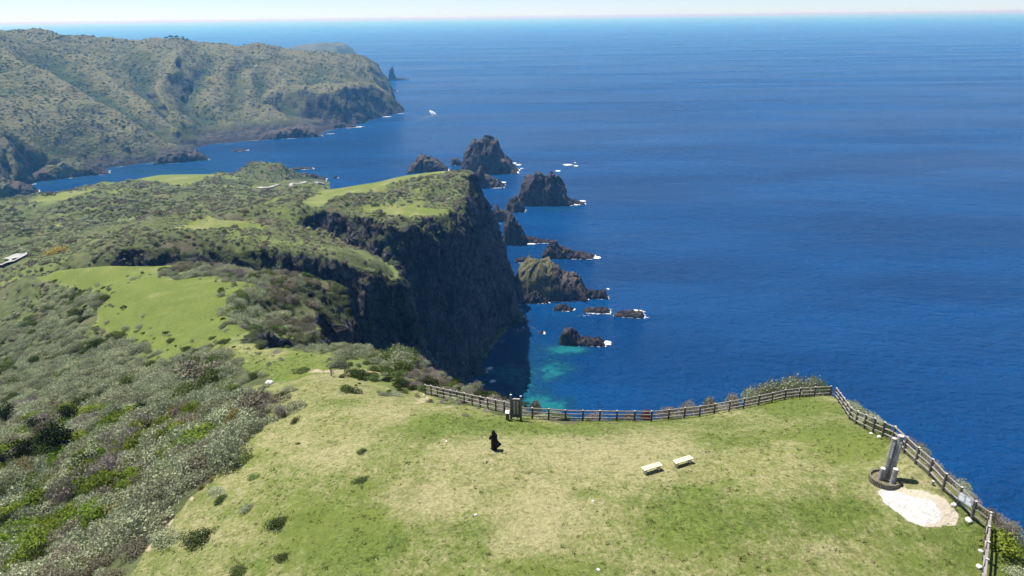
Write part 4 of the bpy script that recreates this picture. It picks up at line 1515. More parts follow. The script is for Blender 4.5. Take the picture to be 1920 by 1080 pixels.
def sea_rock(label, x0, x1, yb, prof, seed, depth=.55, rough=1.0, veg=None, name='sea_rock', group=None, lean=0.0, nu=None):
    """x0..x1: extent seen, yb: near waterline, prof: [(0..1 along, height seen)]"""
    c = np.array(T((x0 + x1) / 2, yb, 0))
    dist3 = np.linalg.norm(c - [0, 0, HC])
    zc = (c - [0, 0, HC]) @ fw
    s = zc / F
    dep = math.asin(HC / dist3)
    half = (x1 - x0) / 2 * s
    back = np.array([c[0], c[1], 0]) / np.hypot(c[0], c[1])
    side = np.array([back[1], -back[0], 0])
    dm = max(half * depth, 2.5)
    nu = nu or int(np.clip((x1 - x0) * 1.1, 26, 130))
    nv = max(18, int(nu * .6))
    u, v = np.meshgrid(np.linspace(-1.12, 1.12, nu), np.linspace(-1.15, 1.15, nv))
    X, Y = u * half, v * dm
    sc = max(half * .5, 2.0)
    wu = u + .16 * fbm(X / sc, Y / sc, seed, 4, seed)
    wv = v + .22 * fbm(X / sc, Y / sc, seed + 5, 4, seed + 1)
    pr = np.array(prof, float)
    hp_ = np.interp((wu + 1) / 2, pr[:, 0], pr[:, 1], 0, 0)
    hm = np.maximum(hp_ * s - dm * .8 * math.sin(dep) * np.clip(hp_ * s / (dm * 1.2), 0, 1) * .75, hp_ * s * .35) / math.cos(dep)
    ec = np.clip(1 - np.maximum(np.abs(wu) - .82, 0) / .22, 0, 1)
    cs = np.clip(1 - np.abs(wv) ** 2.6, 0, 1) ** .55
    h = hm * cs * ec ** .6
    amp = np.clip(h, 0, None)
    rg = fbm(X / sc, Y / sc, seed * 1.7, 5, seed + 2, True) - .35
    h = h + amp * .5 * rg * rough + np.minimum(amp, 6) * .7 * rough * (fbm(X / 3.5, Y / 3.5, seed, 4, seed + 3, True) - .3)
    h = np.where(amp < .05, -2.5 - 4 * (1 - cs), h)
    h = np.maximum(h, -6)
    dx = fbm(X / sc * 1.6, Y / sc * 1.6, h / sc, 4, seed + 7) * sc * .45 * rough
    dy = fbm(X / sc * 1.6, Y / sc * 1.6, h / sc + 9, 4, seed + 8) * sc * .45 * rough
    P3 = back * dm * .8 + side * (X + dx + lean * h)[..., None] + back * (Y + dy)[..., None]
    P3[..., 2] = h
    i = np.arange(nu * nv).reshape(nv, nu)
    q = np.stack([i[:-1, :-1].ravel(), i[:-1, 1:].ravel(), i[1:, 1:].ravel(), i[1:, :-1].ravel()], 1)
    va = np.zeros(u.shape)
    if veg:
        va = np.clip(sum(w * np.exp(-(((u + 1) / 2 - a) / b) ** 2) for a, b, w in veg), 0, 1) * sstep(2.0, 7.0, h)
    th = np.linspace(0, 2 * np.pi, 72, endpoint=False)
    line = []
    for t_ in th:
        rr_ = np.linspace(1.3, 0, 60)
        iu = np.clip(np.round((np.cos(t_) * rr_ / 1.12 + 1) / 2 * (nu - 1)).astype(int), 0, nu - 1)
        iv = np.clip(np.round((np.sin(t_) * rr_ / 1.15 + 1) / 2 * (nv - 1)).astype(int), 0, nv - 1)
        hit = np.nonzero(h[iv, iu] > -.3)[0]
        w_ = hit[0] if len(hit) else 59
        line.append(P3[iv[w_], iu[w_]][:2] + c[:2])
    rings.append((np.array(line), seed, s))
    me = mesh_np(name, P3.reshape(-1, 3), q, [MRock], False, {'veg': va.ravel()})
    o = link(name, me, None, tuple(c))
    return tag(o, label, 'rock', group)


sea_rock('tallest dark conical sea stack behind the tip of the big cliff', 866, 972, 326, [(0, 26), (.08, 36), (.15, 46), (.25, 55), (.38, 61), (.5, 60), (.6, 54), (.72, 42), (.82, 26), (.9, 10), (1, 3)], 101, .5, .75)
sea_rock('spiky rock below the left foot of the tallest dark sea stack', 893, 946, 352, [(0, 30), (.15, 36), (.3, 22), (.5, 16), (.75, 12), (.9, 5), (1, 2)], 102, .6)
sea_rock('small knob of rock just left of the tallest sea stack', 846, 868, 310, [(0, 6), (.3, 13), (.6, 9), (1, 3)], 103, .6)
sea_rock('dark humped rock with green patch rising behind the grassy cliff top', 764, 842, 323, [(0, 4), (.15, 12), (.3, 26), (.45, 27), (.6, 22), (.75, 16), (.9, 6), (1, 2)], 104, .5, 1, [(.5, .22, .6)])
sea_rock('broad rugged sea stack with pale crest right of the row', 970, 1074, 385, [(0, 12), (.06, 28), (.14, 44), (.3, 52), (.42, 57), (.52, 50), (.62, 52), (.74, 46), (.84, 34), (.9, 12), (1, 5)], 105, .45, .95)
sea_rock('low dark reef trailing from the right foot of the broad stack', 1060, 1096, 383, [(0, 9), (.4, 7), (.75, 4), (1, 2)], 106, .4)
sea_rock('rounded dark rock left of the broad stack, below its shoulder', 948, 984, 398, [(0, 8), (.2, 20), (.5, 26), (.75, 18), (1, 4)], 107, .6)
sea_rock('jagged dark rock close to the big cliff between stacks', 923, 966, 415, [(0, 22), (.15, 26), (.4, 18), (.7, 14), (1, 4)], 108, .6)
sea_rock('narrow upright sea stack with reef running out to its right', 942, 988, 459, [(0, 18), (.12, 36), (.3, 48), (.45, 46), (.65, 34), (.85, 22), (.95, 8), (1, 3)], 109, .6)
sea_rock('flat reef running right from the narrow upright stack', 982, 1040, 456, [(0, 12), (.3, 8), (.6, 5), (1, 2)], 110, .3)
sea_rock('dark rock with a lumpy head and long low tail', 1018, 1116, 485, [(0, 16), (.1, 24), (.22, 28), (.35, 22), (.46, 14), (.6, 10), (.8, 7), (.95, 5), (1, 2)], 111, .28)
sea_rock('low brown reef just below the narrow upright stack', 965, 1006, 492, [(0, 4), (.4, 7), (.7, 6), (1, 2)], 112, .4)
sea_rock('green topped islet joined to the foot of the big cliff', 960, 1102, 562, [(0, 30), (.1, 52), (.25, 70), (.38, 72), (.5, 62), (.6, 50), (.72, 42), (.85, 38), (.95, 24), (1, 6)], 113, .55, .7, [(.3, .26, 1.2)], nu=110)
sea_rock('low black reef stretching right from the green topped islet', 1086, 1140, 560, [(0, 16), (.3, 13), (.6, 12), (.85, 13), (1, 3)], 114, .35)
sea_rock('black boulders at the near foot of the green topped islet', 962, 1030, 569, [(0, 16), (.3, 14), (.6, 17), (.8, 10), (1, 2)], 115, .35, 1.2)
sea_rock('low brown skerry below the green islet, nearest the cliff', 1038, 1076, 583, [(0, 4), (.3, 10), (.6, 9), (1, 2)], 116, .4)
sea_rock('flat skerry between the brown one and the foaming one', 1094, 1144, 587, [(0, 3), (.3, 6), (.6, 8), (.85, 6), (1, 2)], 117, .4)
sea_rock('flat skerry wrapped in white breaking surf', 1152, 1208, 595, [(0, 4), (.3, 7), (.6, 9), (.85, 8), (1, 2)], 118, .4)
sea_rock('dark rock with humped head and trailing boulders over turquoise water', 1048, 1134, 648, [(0, 14), (.1, 26), (.25, 27), (.38, 20), (.46, 11), (.6, 11), (.7, 9), (.82, 12), (.93, 10), (1, 3)], 119, .3)
sea_rock('tiny rock awash between the cliff and the skerries', 1010, 1020, 626, [(0, 2), (.5, 4), (1, 1)], 120, .5)
sea_rock('low rocks at the dark foot of the big cliff', 880, 912, 700, [(0, 5), (.4, 9), (.7, 7), (1, 2)], 121, .5)
sea_rock('pointed needle stack far off the tip of the headland', 728, 743, 150, [(0, 4), (.1, 8), (.25, 17), (.45, 19), (.55, 24), (.65, 22), (.85, 10), (1, 3)], 122, .45, .5, name='needle_rock', nu=40)
sea_rock('thin reef beside the foot of the pointed needle stack', 741, 768, 149.5, [(0, 4), (.3, 3), (.6, 2.5), (1, 1)], 123, .25, .6)
sea_rock('low reef off the far headland under its dark cliff', 626, 668, 240, [(0, 6), (.4, 8), (.7, 4), (1, 2)], 124, .3)
sea_rock('tiny point of rock on the right edge of the far headland', 724, 744, 171, [(0, 5), (.5, 4), (1, 2)], 125, .3)
sea_rock('pale reef awash in the bay below the headland spurs', 436, 464, 283, [(0, 1.5), (.5, 3), (1, 1)], 126, .3)
sea_rock('low reef in the bay right of the small green peak', 545, 586, 318, [(0, 1.5), (.4, 3), (.8, 2), (1, 1)], 127, .3)
sea_rock('tiny dark rock alone in the bay before the cliff top', 625, 634, 334, [(0, 2), (.5, 4), (1, 1)], 128, .5)
sea_rock('dark headland rock fingers below the small green peak', 556, 612, 340, [(0, 12), (.3, 14), (.6, 9), (1, 2)], 129, .4)
sea_rock('humped brown point on the near shore of the far headland', 70, 196, 333, [(0, 3), (.2, 20), (.45, 27), (.7, 22), (.9, 8), (1, 2)], 130, .35, .7, [(.45, .3, .9)], name='rocky_point')
sea_rock('dark rocky point under the middle spur of the headland', 296, 388, 304, [(0, 8), (.2, 14), (.5, 19), (.8, 16), (1, 4)], 131, .35, .8, [(.5, .2, .4)], name='rocky_point')
sea_rock('long low rocky point before the dark cliff of the headland', 490, 602, 259, [(0, 6), (.2, 12), (.45, 16), (.6, 19), (.8, 15), (1, 4)], 132, .35, .8, [(.5, .2, .2)], name='rocky_point')
sea_rock('scrubby dark point at the left edge of the bay', -50, 66, 372, [(0, 44), (.4, 40), (.7, 24), (.9, 12), (1, 2)], 133, .5, .8, [(.3, .4, 1.0)], name='rocky_point')

# ---------------------------------------------------------------- surf
FV, FF, FA = [], [], []


def foam(px, py, w, h, seed, dens_=1.0):
    c = np.array(T(px, py, 0.0))
    s = ((c - [0, 0, HC]) @ fw) / F
    sv = np.linalg.norm(np.array(T(px, py - 1, 0)) - np.array(T(px, py + 1, 0))) / 2
    back = np.array([c[0], c[1], 0]) / np.hypot(c[0], c[1])
    side = np.array([back[1], -back[0], 0])
    n, m = 26, 4
    th = np.linspace(0, 2 * np.pi, n, endpoint=False)
    rr = 1 + .55 * fbm(np.cos(th) * 1.6, np.sin(th) * 1.6, seed * 3.1, 4, 7)
    b = len(FV)
    FV.append(c + [0, 0, .45])
    FA.append(dens_)
    for j in range(1, m + 1):
        f = j / m
        for i in range(n):
            FV.append(c + side * (math.cos(th[i]) * rr[i] * f * w / 2 * s) + back * (math.sin(th[i]) * rr[i] * f * h / 2 * sv) + np.array([0, 0, .45 - .35 * f]))
            FA.append(dens_ * (1 - f ** 2 * .9))
    for i in range(n):
        FF.append((b, b + 1 + i, b + 1 + (i + 1) % n))
    for j in range(m - 1):
        for i in range(n):
            a0, a1 = b + 1 + j * n + i, b + 1 + j * n + (i + 1) % n
            FF.append((a0, a0 + n, a1 + n))
            FF.append((a0, a1 + n, a1))


k = NT('surf')
p = k.pos()
fa = k.attr('cover')
nn = k.noise(p, .35, 5, .7)
f2 = k.noise(p, 1.4, 4, .7)
al = k.step(k.math('ADD', fa, k.math('ADD', k.math('MULTIPLY', k.math('SUBTRACT', nn, .5), 1.5), k.math('MULTIPLY', k.math('SUBTRACT', f2, .5), .7))), .38, .62)
d_ = k.n('ShaderNodeBsdfDiffuse')
k.put(d_.inputs[0], (.82, .84, .86))
tp = k.n('ShaderNodeBsdfTransparent')
mx = k.n('ShaderNodeMixShader')
k.put(mx.inputs[0], al)
k.put(mx.inputs[1], tp.outputs[0])
k.put(mx.inputs[2], d_.outputs[0])
MFoam = k.done(mx.outputs[0])

for i, (a, b, w, h, d) in enumerate([
    (1064, 309, 24, 4.5, 1), (1080, 311, 12, 4, .9), (1078, 305, 6, 2, .8), (1046, 320.5, 14, 4, 1), (972, 309, 14, 4, .9), (965, 306, 12, 4, .8), (978, 316, 12, 3, .7), (944, 342, 16, 4, .9), (955, 324, 30, 3, .5),
    (1078, 383, 34, 6, .9), (1092, 377, 18, 4, 1), (1040, 385, 70, 4, .55), (1000, 381, 40, 3, .5), (978, 385, 12, 12, .75), (966, 397, 40, 4, .5), (950, 407, 40, 4, .45), (935, 420, 26, 4, .45),
    (1010, 453, 56, 6, .9), (995, 457, 30, 6, .8), (1030, 452, 22, 5, .9), (990, 447, 24, 4, .7), (1080, 483, 70, 5, .7), (1120, 483, 18, 7, 1), (1025, 480, 14, 3, .6), (988, 493, 40, 4, .6),
    (1125, 548, 26, 4, .7), (1098, 548, 14, 5, .8), (1140, 542, 10, 4, .8), (1060, 580, 40, 5, .45), (1095, 592, 40, 9, .38), (1140, 580, 24, 5, .5), (1115, 588, 60, 5, .6),
    (1182, 590, 66, 12, 1.05), (1196, 584, 34, 10, 1.1), (1160, 592, 26, 7, .9), (1190, 594, 60, 5, .9), (1016, 623, 16, 6, .9), (1138, 643, 24, 12, 1.1), (1115, 648, 50, 5, .6), (1066, 648, 30, 4, .4),
    (918, 691, 18, 9, .95), (924, 715, 15, 10, 1.0), (905, 722, 18, 8, .6), (972, 572, 22, 10, .5), (975, 582, 26, 12, .5), (970, 592, 30, 10, .45), (985, 615, 46, 14, .38), (970, 620, 50, 16, .4), (900, 675, 36, 26, .42), (885, 700, 30, 20, .42), (940, 640, 40, 16, .34), (920, 655, 40, 20, .34),
    (760, 149, 24, 1.6, .9), (725, 219, 28, 3, 1), (752, 213, 26, 3, .8), (675, 238, 20, 4, 1), (655, 229, 14, 2.5, .8), (745, 171, 10, 2, .8), (620, 251, 30, 3, .8), (560, 257, 60, 2.6, .7), (490, 263, 60, 2.6, .6), (430, 270, 40, 2.4, .6), (380, 294, 30, 3, .6), (340, 302, 50, 2.4, .6),
    (280, 307, 50, 2.4, .6), (150, 332, 90, 3, .6), (64, 345, 20, 6, .5), (575, 316, 26, 3, .6), (553, 318, 14, 3, .6), (450, 284, 30, 3, .5), (225, 313, 30, 2.5, .6), (52, 360, 20, 4, .5), (610, 336, 20, 3, .5)]):
    fr_ = .62 if (b < 345 and a < 790) else .85
    foam(a, b, w, h * (.6 if fr_ < .7 else .85), i, d * fr_)
for ln, seed, s in rings:
    n = len(ln)
    cen = ln.mean(0)
    for _ in range(2):
        ln = (np.roll(ln, 1, 0) + 2 * ln + np.roll(ln, -1, 0)) / 4
    dr_ = ln - cen
    dl = np.linalg.norm(dr_, axis=1, keepdims=True) + 1e-6
    dr_ = dr_ / dl
    ph = np.linspace(0, 2 * np.pi, n, endpoint=False)
    w_ = np.clip(.55 + 1.5 * fbm(np.cos(ph) * 2.2, np.sin(ph) * 2.2, seed * 2.3, 3, 5) + .28 * dr_[:, 0], .0, 1.3)
    wd = (2.0 + 3.2 * w_) * np.clip(s, .5, 1.6)
    b = len(FV)
    for f, cv in ((-.5, .62), (.15, .60), (.55, .34), (1.0, .0)):
        xy = ln + dr_ * (wd * f)[:, None]
        for i in range(n):
            FV.append((xy[i, 0], xy[i, 1], .34 - .2 * max(f, 0)))
            FA.append(cv * w_[i] * 1.25)
    for j in range(3):
        for i in range(n):
            i1 = (i + 1) % n
            FF.append((b + j * n + i, b + j * n + i1, b + (j + 1) * n + i1))
            FF.append((b + j * n + i, b + (j + 1) * n + i1, b + (j + 1) * n + i))
sf = link('sea_foam', mesh_np('sea_foam', np.array(FV), np.array(FF), [MFoam], True, {'cover': FA}))
tag(sf, kind='stuff')

# ---------------------------------------------------------------- motor boat and its wake
MWhite = simple('white_paint', (.78, .79, .80), (.85, .85, .85), 3, .4, 0, .01)
MGlass = simple('dark_glass', (.02, .025, .03), (.03, .035, .04), 3, .15, 0, .01)
bx_, by_, _ = T(806.5, 208, 0)
boat = empty('motor_boat', (bx_, by_, .1), math.radians(158))
tag(boat, 'small white motor boat speeding across the bay', 'boat')
sta = [(-5.0, 1.35, -.3, 1.1), (-2, 1.5, -.4, 1.15), (1, 1.45, -.4, 1.25), (3.2, .95, -.2, 1.45), (4.6, .35, .3, 1.65), (5.3, .03, .9, 1.75)]
bv, bf = [], []
for (sx, hw, zk, zd) in sta:
    bv += [(sx, -hw, zd), (sx, -hw * .75, .1 + zk * .3), (sx, 0, zk), (sx, hw * .75, .1 + zk * .3), (sx, hw, zd)]
for i in range(len(sta) - 1):
    for j in range(4):
        bf.append((i * 5 + j, i * 5 + j + 1, (i + 1) * 5 + j + 1, (i + 1) * 5 + j))
    bf.append((i * 5, (i + 1) * 5, (i + 1) * 5 + 4, i * 5 + 4))
bf.append((0, 1, 2, 3, 4))
boat.scale = (.8, .8, .8)
m_ = MB()
m_.add(bv, bf)
m_.build('hull', MWhite, boat)
m_ = MB()
m_.box((-.6, 0, 1.85), (3.0, 1.9, 1.5), 0, None, .15)
m_.build('cabin', MWhite, boat)
m_ = MB()
m_.box((.93, 0, 2.05), (.12, 1.5, .6))
m_.box((-.5, -.97, 2.05), (2.0, .08, .5))
m_.box((-.5, .97, 2.05), (2.0, .08, .5))
m_.build('window', MGlass, boat)
FV, FF, FA = [], [], []
for i in range(16):
    f = i / 15
    foam(807 + 9 * f, 208 + 5.5 * f ** 1.5, 2.8, 1.3, 300 + i, 1.15 - .35 * f)
    foam(806 + 5 * f, 208.5 + 6 * f, 2.0, 1.0, 340 + i, 1.0 - .4 * f)
for i in range(14):
    f = i / 13
    foam(816 - 60 * f, 215 + 20 * f, 14, 3, 400 + i, .36 - .12 * f)
wk = link('boat_wake', mesh_np('boat_wake', np.array(FV), np.array(FF), [MFoam], True, {'cover': FA}))
tag(wk, kind='stuff')

# ---------------------------------------------------------------- roads
MRoad = simple('concrete_road', (.30, .29, .275), (.40, .385, .36), .3, .9, .2, .02)


def road(name, pts, width):
    W_ = [np.array(G(*q_)) for q_ in pts]
    D_ = []
    for a, b in zip(W_[:-1], W_[1:]):
        n = max(2, int(np.linalg.norm(b - a) / 3))
        D_ += [a + (b - a) * i / n for i in range(n)]
    D_.append(W_[-1])
    D_ = np.array(D_)
    for _ in range(6):
        D_[1:-1] = (D_[:-2] + 2 * D_[1:-1] + D_[2:]) / 4
    t = np.gradient(D_[:, :2], axis=0)
    t /= np.linalg.norm(t, axis=1, keepdims=True) + 1e-9
    nr = np.stack([-t[:, 1], t[:, 0]], 1)
    vs, fs = [], []
    for o_ in (-1, -.5, 0, .5, 1):
        xy = D_[:, :2] + nr * o_ * width / 2
        vs.append(np.stack([xy[:, 0], xy[:, 1], H(xy[:, 0], xy[:, 1]) + 1.0], 1))
    Vv = np.stack(vs, 1)
    zc_ = Vv[..., 2].mean(1, keepdims=True)
    Vv[..., 2] = np.maximum(Vv[..., 2], zc_ - .3)
    i = np.arange(Vv.shape[0] * 5).reshape(-1, 5)
    q = np.stack([i[:-1, :-1].ravel(), i[:-1, 1:].ravel(), i[1:, 1:].ravel(), i[1:, :-1].ravel()], 1)
    return tag(link(name, mesh_np(name, Vv.reshape(-1, 3), q, [MRoad], True)), kind='structure')


road('road', [(-60, 520), (-5, 503), (14, 496), (30, 491), (40, 487), (34, 484), (18, 484)], 6.5)
road('road', [(486, 352), (520, 349), (545, 345), (572, 343.5), (594, 342.5), (608, 345)], 6)


# ================================================================== FENCE, SIGNS, BENCHES
def wood(name, c1, c2):
    k = NT(name)
    tc = k.n('ShaderNodeTexCoord').outputs['Object']
    a = k.noise(tc, 3.0, 5, .65)
    b = k.noise(k.map(tc, (1, 1, .15)), 22, 4, .6)
    col = k.mix(k.step(k.math('ADD', k.math('MULTIPLY', a, .5), k.math('MULTIPLY', b, .5)), .38, .62), c1, c2)
    return k.done(k.pbr(col, .85, k.bump(b, .5, .01), .2))


MWood = wood('weathered_wood', (.19, .165, .145), (.38, .345, .31))
MWoodD = wood('dark_and_shaded_wood', (.07, .06, .052), (.16, .14, .12))  # dark sign board; on fence posts the shade side is put into the colour
MEnd = wood('pale_end_grain', (.42, .39, .34), (.66, .62, .56))
MGreyLog = wood('grey_log', (.22, .20, .185), (.42, .39, .36))
MSignW = wood('sign_wood', (.10, .085, .075), (.20, .175, .155))
MPale = simple('pale_plank', (.62, .52, .34), (.78, .68, .48), 5, .7, .2, .01, (1, 6, 1))
MStone = simple('pale_stone', (.55, .53, .48), (.78, .76, .72), 5, .9, .6, .03)
MLetter = simple('white_lettering', (.70, .70, .68), (.8, .8, .78), 9, .7, 0, .01)
MBoardG = simple('grey_plate', (.33, .35, .37), (.42, .43, .45), 6, .6, 0, .01)
MPaper = simple('white_notice', (.72, .74, .76), (.82, .83, .84), 6, .6, 0, .01)


def fence(px_pts, hts, label, zs=None, rail_h=(.93, .60, .27), pr=.08, rr=.055):
    pts = [Vector(G(a, b)) for a, b in px_pts]
    if zs is not None:
        pts = [Vector(T(a, b, z_)) for (a, b), z_ in zip(px_pts, zs)]
        for p_ in pts:
            p_.z = float(H(p_.x, p_.y))
    root = empty('wooden_fence', pts[0])
    tag(root, label, 'fence')
    o0 = pts[0]
    tops = []
    for p_, hh in zip(pts, hts):
        mb = MB()
        b = p_ - o0
        j = Vector((random.uniform(-.02, .02), random.uniform(-.02, .02), 0))
        mb.tube(b + Vector((0, 0, -.4)), b + j + Vector((0, 0, hh)), pr, pr * .96, 10, 0, 0, .03)
        mb.tube(b + j + Vector((0, 0, hh + .001)), b + j + Vector((0, 0, hh + .02)), pr * .92, pr * .6, 10, 1, 1)
        mb.build('post', [MWoodD, MEnd], root)
        tops.append(b)
    for i in range(len(pts) - 1):
        for f in rail_h:
            a = tops[i] + Vector((0, 0, hts[i] * f))
            b = tops[i + 1] + Vector((0, 0, hts[i + 1] * f))
            d = (b - a).normalized()
            mb = MB()
            mb.tube(a + d * pr * .8, b - d * pr * .8, rr * random.uniform(.9, 1.1), rr * random.uniform(.85, 1.05), 8, 0, None, .06)
            mb.build('rail', MWood, root)
    return root, pts


def lin(a, b, n):
    return [(a[0] + (b[0] - a[0]) * i / n, a[1] + (b[1] - a[1]) * i / n) for i in range(n)]


LEFT = [(797.8, 739.4), (809.2, 741.5), (820.6, 744.5), (832.3, 747.3), (844.7, 750.6), (857.3, 753.6), (870.9, 756.8), (885.7, 760.5), (900.6, 764), (915, 767.6), (929.8, 771), (945.7, 774.5), (961, 779)]
fence(LEFT, [1.22] * 13, 'three-rail fence section running left from the tall wooden sign')
MID = [(976, 784), (998, 785), (1028.5, 786.5), (1060, 788), (1092.6, 789), (1124, 789.5), (1156, 789.8), (1189, 790), (1221, 790), (1253, 787.5), (1283, 784), (1311, 780), (1339, 775.5), (1367, 770.5), (1394, 765), (1422, 758.5), (1447, 753), (1471.5, 748), (1499, 743.5), (1527, 739.8), (1556, 737.5)]
midf, midp = fence(MID, [1.1] * 21, 'long curved fence section between the tall sign and the corner', np.interp([q_[0] for q_ in MID], [968, 998, 1060, 1124, 1221, 1311, 1394, 1471, 1558], [247.9, 247.5, 247.0, 246.6, 246.2, 245.9, 245.6, 245.2, 245.0]), pr=.08, rr=.06)
RIGHT = [(1559.5, 738.5), (1566, 746), (1573, 756), (1579.5, 766), (1586, 776), (1592, 786), (1604.4, 795), (1620, 803.5), (1636.3, 812), (1653.8, 819.5), (1673, 828), (1694.5, 849.4), (1716, 870), (1742, 892.6), (1767, 920.6), (1795, 946), (1821, 973.5), (1849, 994), (1846, 1021), (1843.5, 1050), (1840.5, 1083), (1837, 1120)]
hR = list(np.interp(range(22), [0, 5, 8, 21], [1.1, 1.15, 1.3, 1.36]))
rf, rp = fence(RIGHT, hR, 'fence section from the corner down along the right cliff edge', pr=.09, rr=.058)


def text(name, body, size, mat, parent, loc, rot, sp=1.0, ext=.004):
    cu = bpy.data.curves.new(name, 'FONT')
    cu.body = body
    cu.size = size
    cu.align_x = 'CENTER'
    cu.align_y = 'TOP'
    cu.space_line = sp
    cu.extrude = ext
    cu.materials.append(mat)
    o = bpy.data.objects.new(name, cu)
    COL.objects.link(o)
    o.parent = parent
    o.location = loc
    o.rotation_euler = rot
    bpy.context.view_layer.update()
    dg = bpy.context.evaluated_depsgraph_get()
    me = bpy.data.meshes.new_from_object(o.evaluated_get(dg))
    bpy.data.objects.remove(o)
    me.name = name
    o = link(name, me, parent, loc)
    o.rotation_euler = rot
    return o


def vert_text(s):
    return '\n'.join(s)


# --- tall sign between two posts
sb = G(967.5, 787)
sgn = empty('wooden_sign', sb, math.radians(-6))
tag(sgn, 'tall dark wooden sign board between two posts in the fence line', 'sign')
HW = .42
for sx, hh in ((-HW, 2.45), (HW, 2.35)):
    mb = MB()
    mb.tube((sx, 0, -.4), (sx, 0, hh), .095, .09, 12, 0, 1, .02)
    mb.build('post', [MSignW, MEnd], sgn)
mb = MB()
mb.box((0, 0, 2.02), (2 * HW - .16, .10, .12), 0, None, .012)
mb.build('crossbar', [MEnd], sgn)
mb = MB()
mb.box((0, .0, 1.12), (2 * HW - .19, .06, 1.62), 0, None, .01)
mb.build('board', [MWoodD], sgn)
mb = MB()
mb.box((0, -.01, .30), (2 * HW - .18, .09, .10), 0, None, .01)
mb.build('lower_rail', [MSignW], sgn)
text('lettering', vert_text('名勝及天然記念物'), .17, MLetter, sgn, (.15, -.036, 1.86), (math.pi / 2, 0, 0), .98)
text('lettering', vert_text('隠岐国賀海岸'), .20, MLetter, sgn, (-.13, -.036, 1.84), (math.pi / 2, 0, 0), 1.12)

# --- small marker post with a pale slanted plate, left of the sign
mp = G(951.5, 787)
mk = empty('marker_post', mp, math.radians(-10))
tag(mk, 'short dark post with pale slanted top plate left of the tall sign', 'marker')
mb = MB()
mb.box((0, 0, .36), (.26, .26, .76), 0, None, .015)
mb.build('post', [MSignW], mk)
mb = MB()
mb.box((0, -.02, .79), (.34, .36, .05), 0, Matrix.Rotation(math.radians(24), 3, 'X'), .008)
mb.build('plate', [MPaper], mk)


def stone(px, py, wpx, label, seed, mat=None, group=None, flat=.6):
    p_ = G(px, py)
    s_ = wpx / F * np.linalg.norm(np.array(p_) - [0, 0, HC]) / 2
    bm = bmesh.new()
    bmesh.ops.create_icosphere(bm, subdivisions=3, radius=1)
    co = np.array([v.co[:] for v in bm.verts])
    n_ = fbm(co[:, 0] * 1.1 + seed, co[:, 1] * 1.1, co[:, 2] * 1.1, 3, seed)
    for v, k_ in zip(bm.verts, n_):
        v.co *= 1 + .6 * k_
        v.co.z *= flat
    me = bpy.data.meshes.new('stone')
    bm.to_mesh(me)
    bm.free()
    me.materials.append(mat or MStone)
    o = link('stone', me, None, (p_[0], p_[1], p_[2] + s_ * flat * .3), seed, (s_, s_ * .8, s_))
    return tag(o, label, 'stone', group)


stone(967.5, 783, 9, 'white stone between the two posts of the tall sign', 1)
stone(958.5, 781, 5, 'small white stone beside the left post of the tall sign', 2)
stone(505, 719, 15, 'white boulder lying on the path beside the scrub', 3)
stone(795, 741, 4, 'small white stone at the left end of the fence', 4)
stone(912.5, 769, 3.5, 'tiny white stone under the left fence section', 5)
gs = 'white footing stones under the right fence'
for i, (a_, b_, w_, l_) in enumerate(((1788, 947, 9, 'white footing stone at the post left of the notice on the fence'), (1816, 976, 11, 'larger white footing stone at the post right of the notice'), (1838.5, 1033, 7, 'white footing stone where the fence turns, upper one'), (1835, 1063, 9, 'lowest white footing stone near the bottom right'),
                                      (1648, 820, 8, 'white stone under the fence behind the tall log monument'), (1633, 813, 6, 'small white stone under the fence left of the monument top'), (1676, 829, 8, 'rounded white stone beside the fence post behind the monument'))):
    stone(a_, b_, w_, l_, 10 + i, None, gs)
stone(1112, 940, 6, 'pale pebble on the grass in the middle of the meadow', 31)
stone(892, 966, 6, 'pale pebble on dry grass below the person', 32)
stone(837, 828, 5, 'small pale stone on grass left of the person', 33)
stone(1122, 1069, 7, 'pale stone near the bottom edge of the meadow', 34)

# --- stub post near the right fence
sp_ = G(1748, 909)
mb = MB()
mb.tube((0, 0, -.2), (0, 0, .30), .085, .085, 12, 0, 1)
st_ = mb.build('stub_post', [MGreyLog, MEnd], None, False, sp_)
tag(st_, 'short pale stub post standing in grass before the right fence', 'post')

# --- notice on the fence
a_, b_ = rp[15], rp[16]
dr = (b_ - a_).normalized()
mid_ = a_.lerp(b_, .42)
nt = empty('notice_board', (mid_.x, mid_.y, mid_.z), math.atan2(dr.y, dr.x))
tag(nt, 'grey notice panel with white sheets fixed to the right fence', 'sign')
mb = MB()
sgn_y = 1 if (Vector((-dr.y, dr.x, 0)).dot(Vector((-mid_.x, -mid_.y, 0))) > 0) else -1
mb.box((0, sgn_y * .075, .86), (.95, .025, .62), 0, None, .006)
mb.build('panel', [MBoardG], nt)
mb = MB()
for (cx_, cz_, w_, h_) in ((-.24, .80, .34, .30), (-.26, 1.05, .30, .10), (.16, .98, .26, .24), (.22, .72, .34, .22)):
    mb.box((cx_, sgn_y * .092, cz_), (w_, .006, h_))
mb.build('sheet', [MPaper], nt)

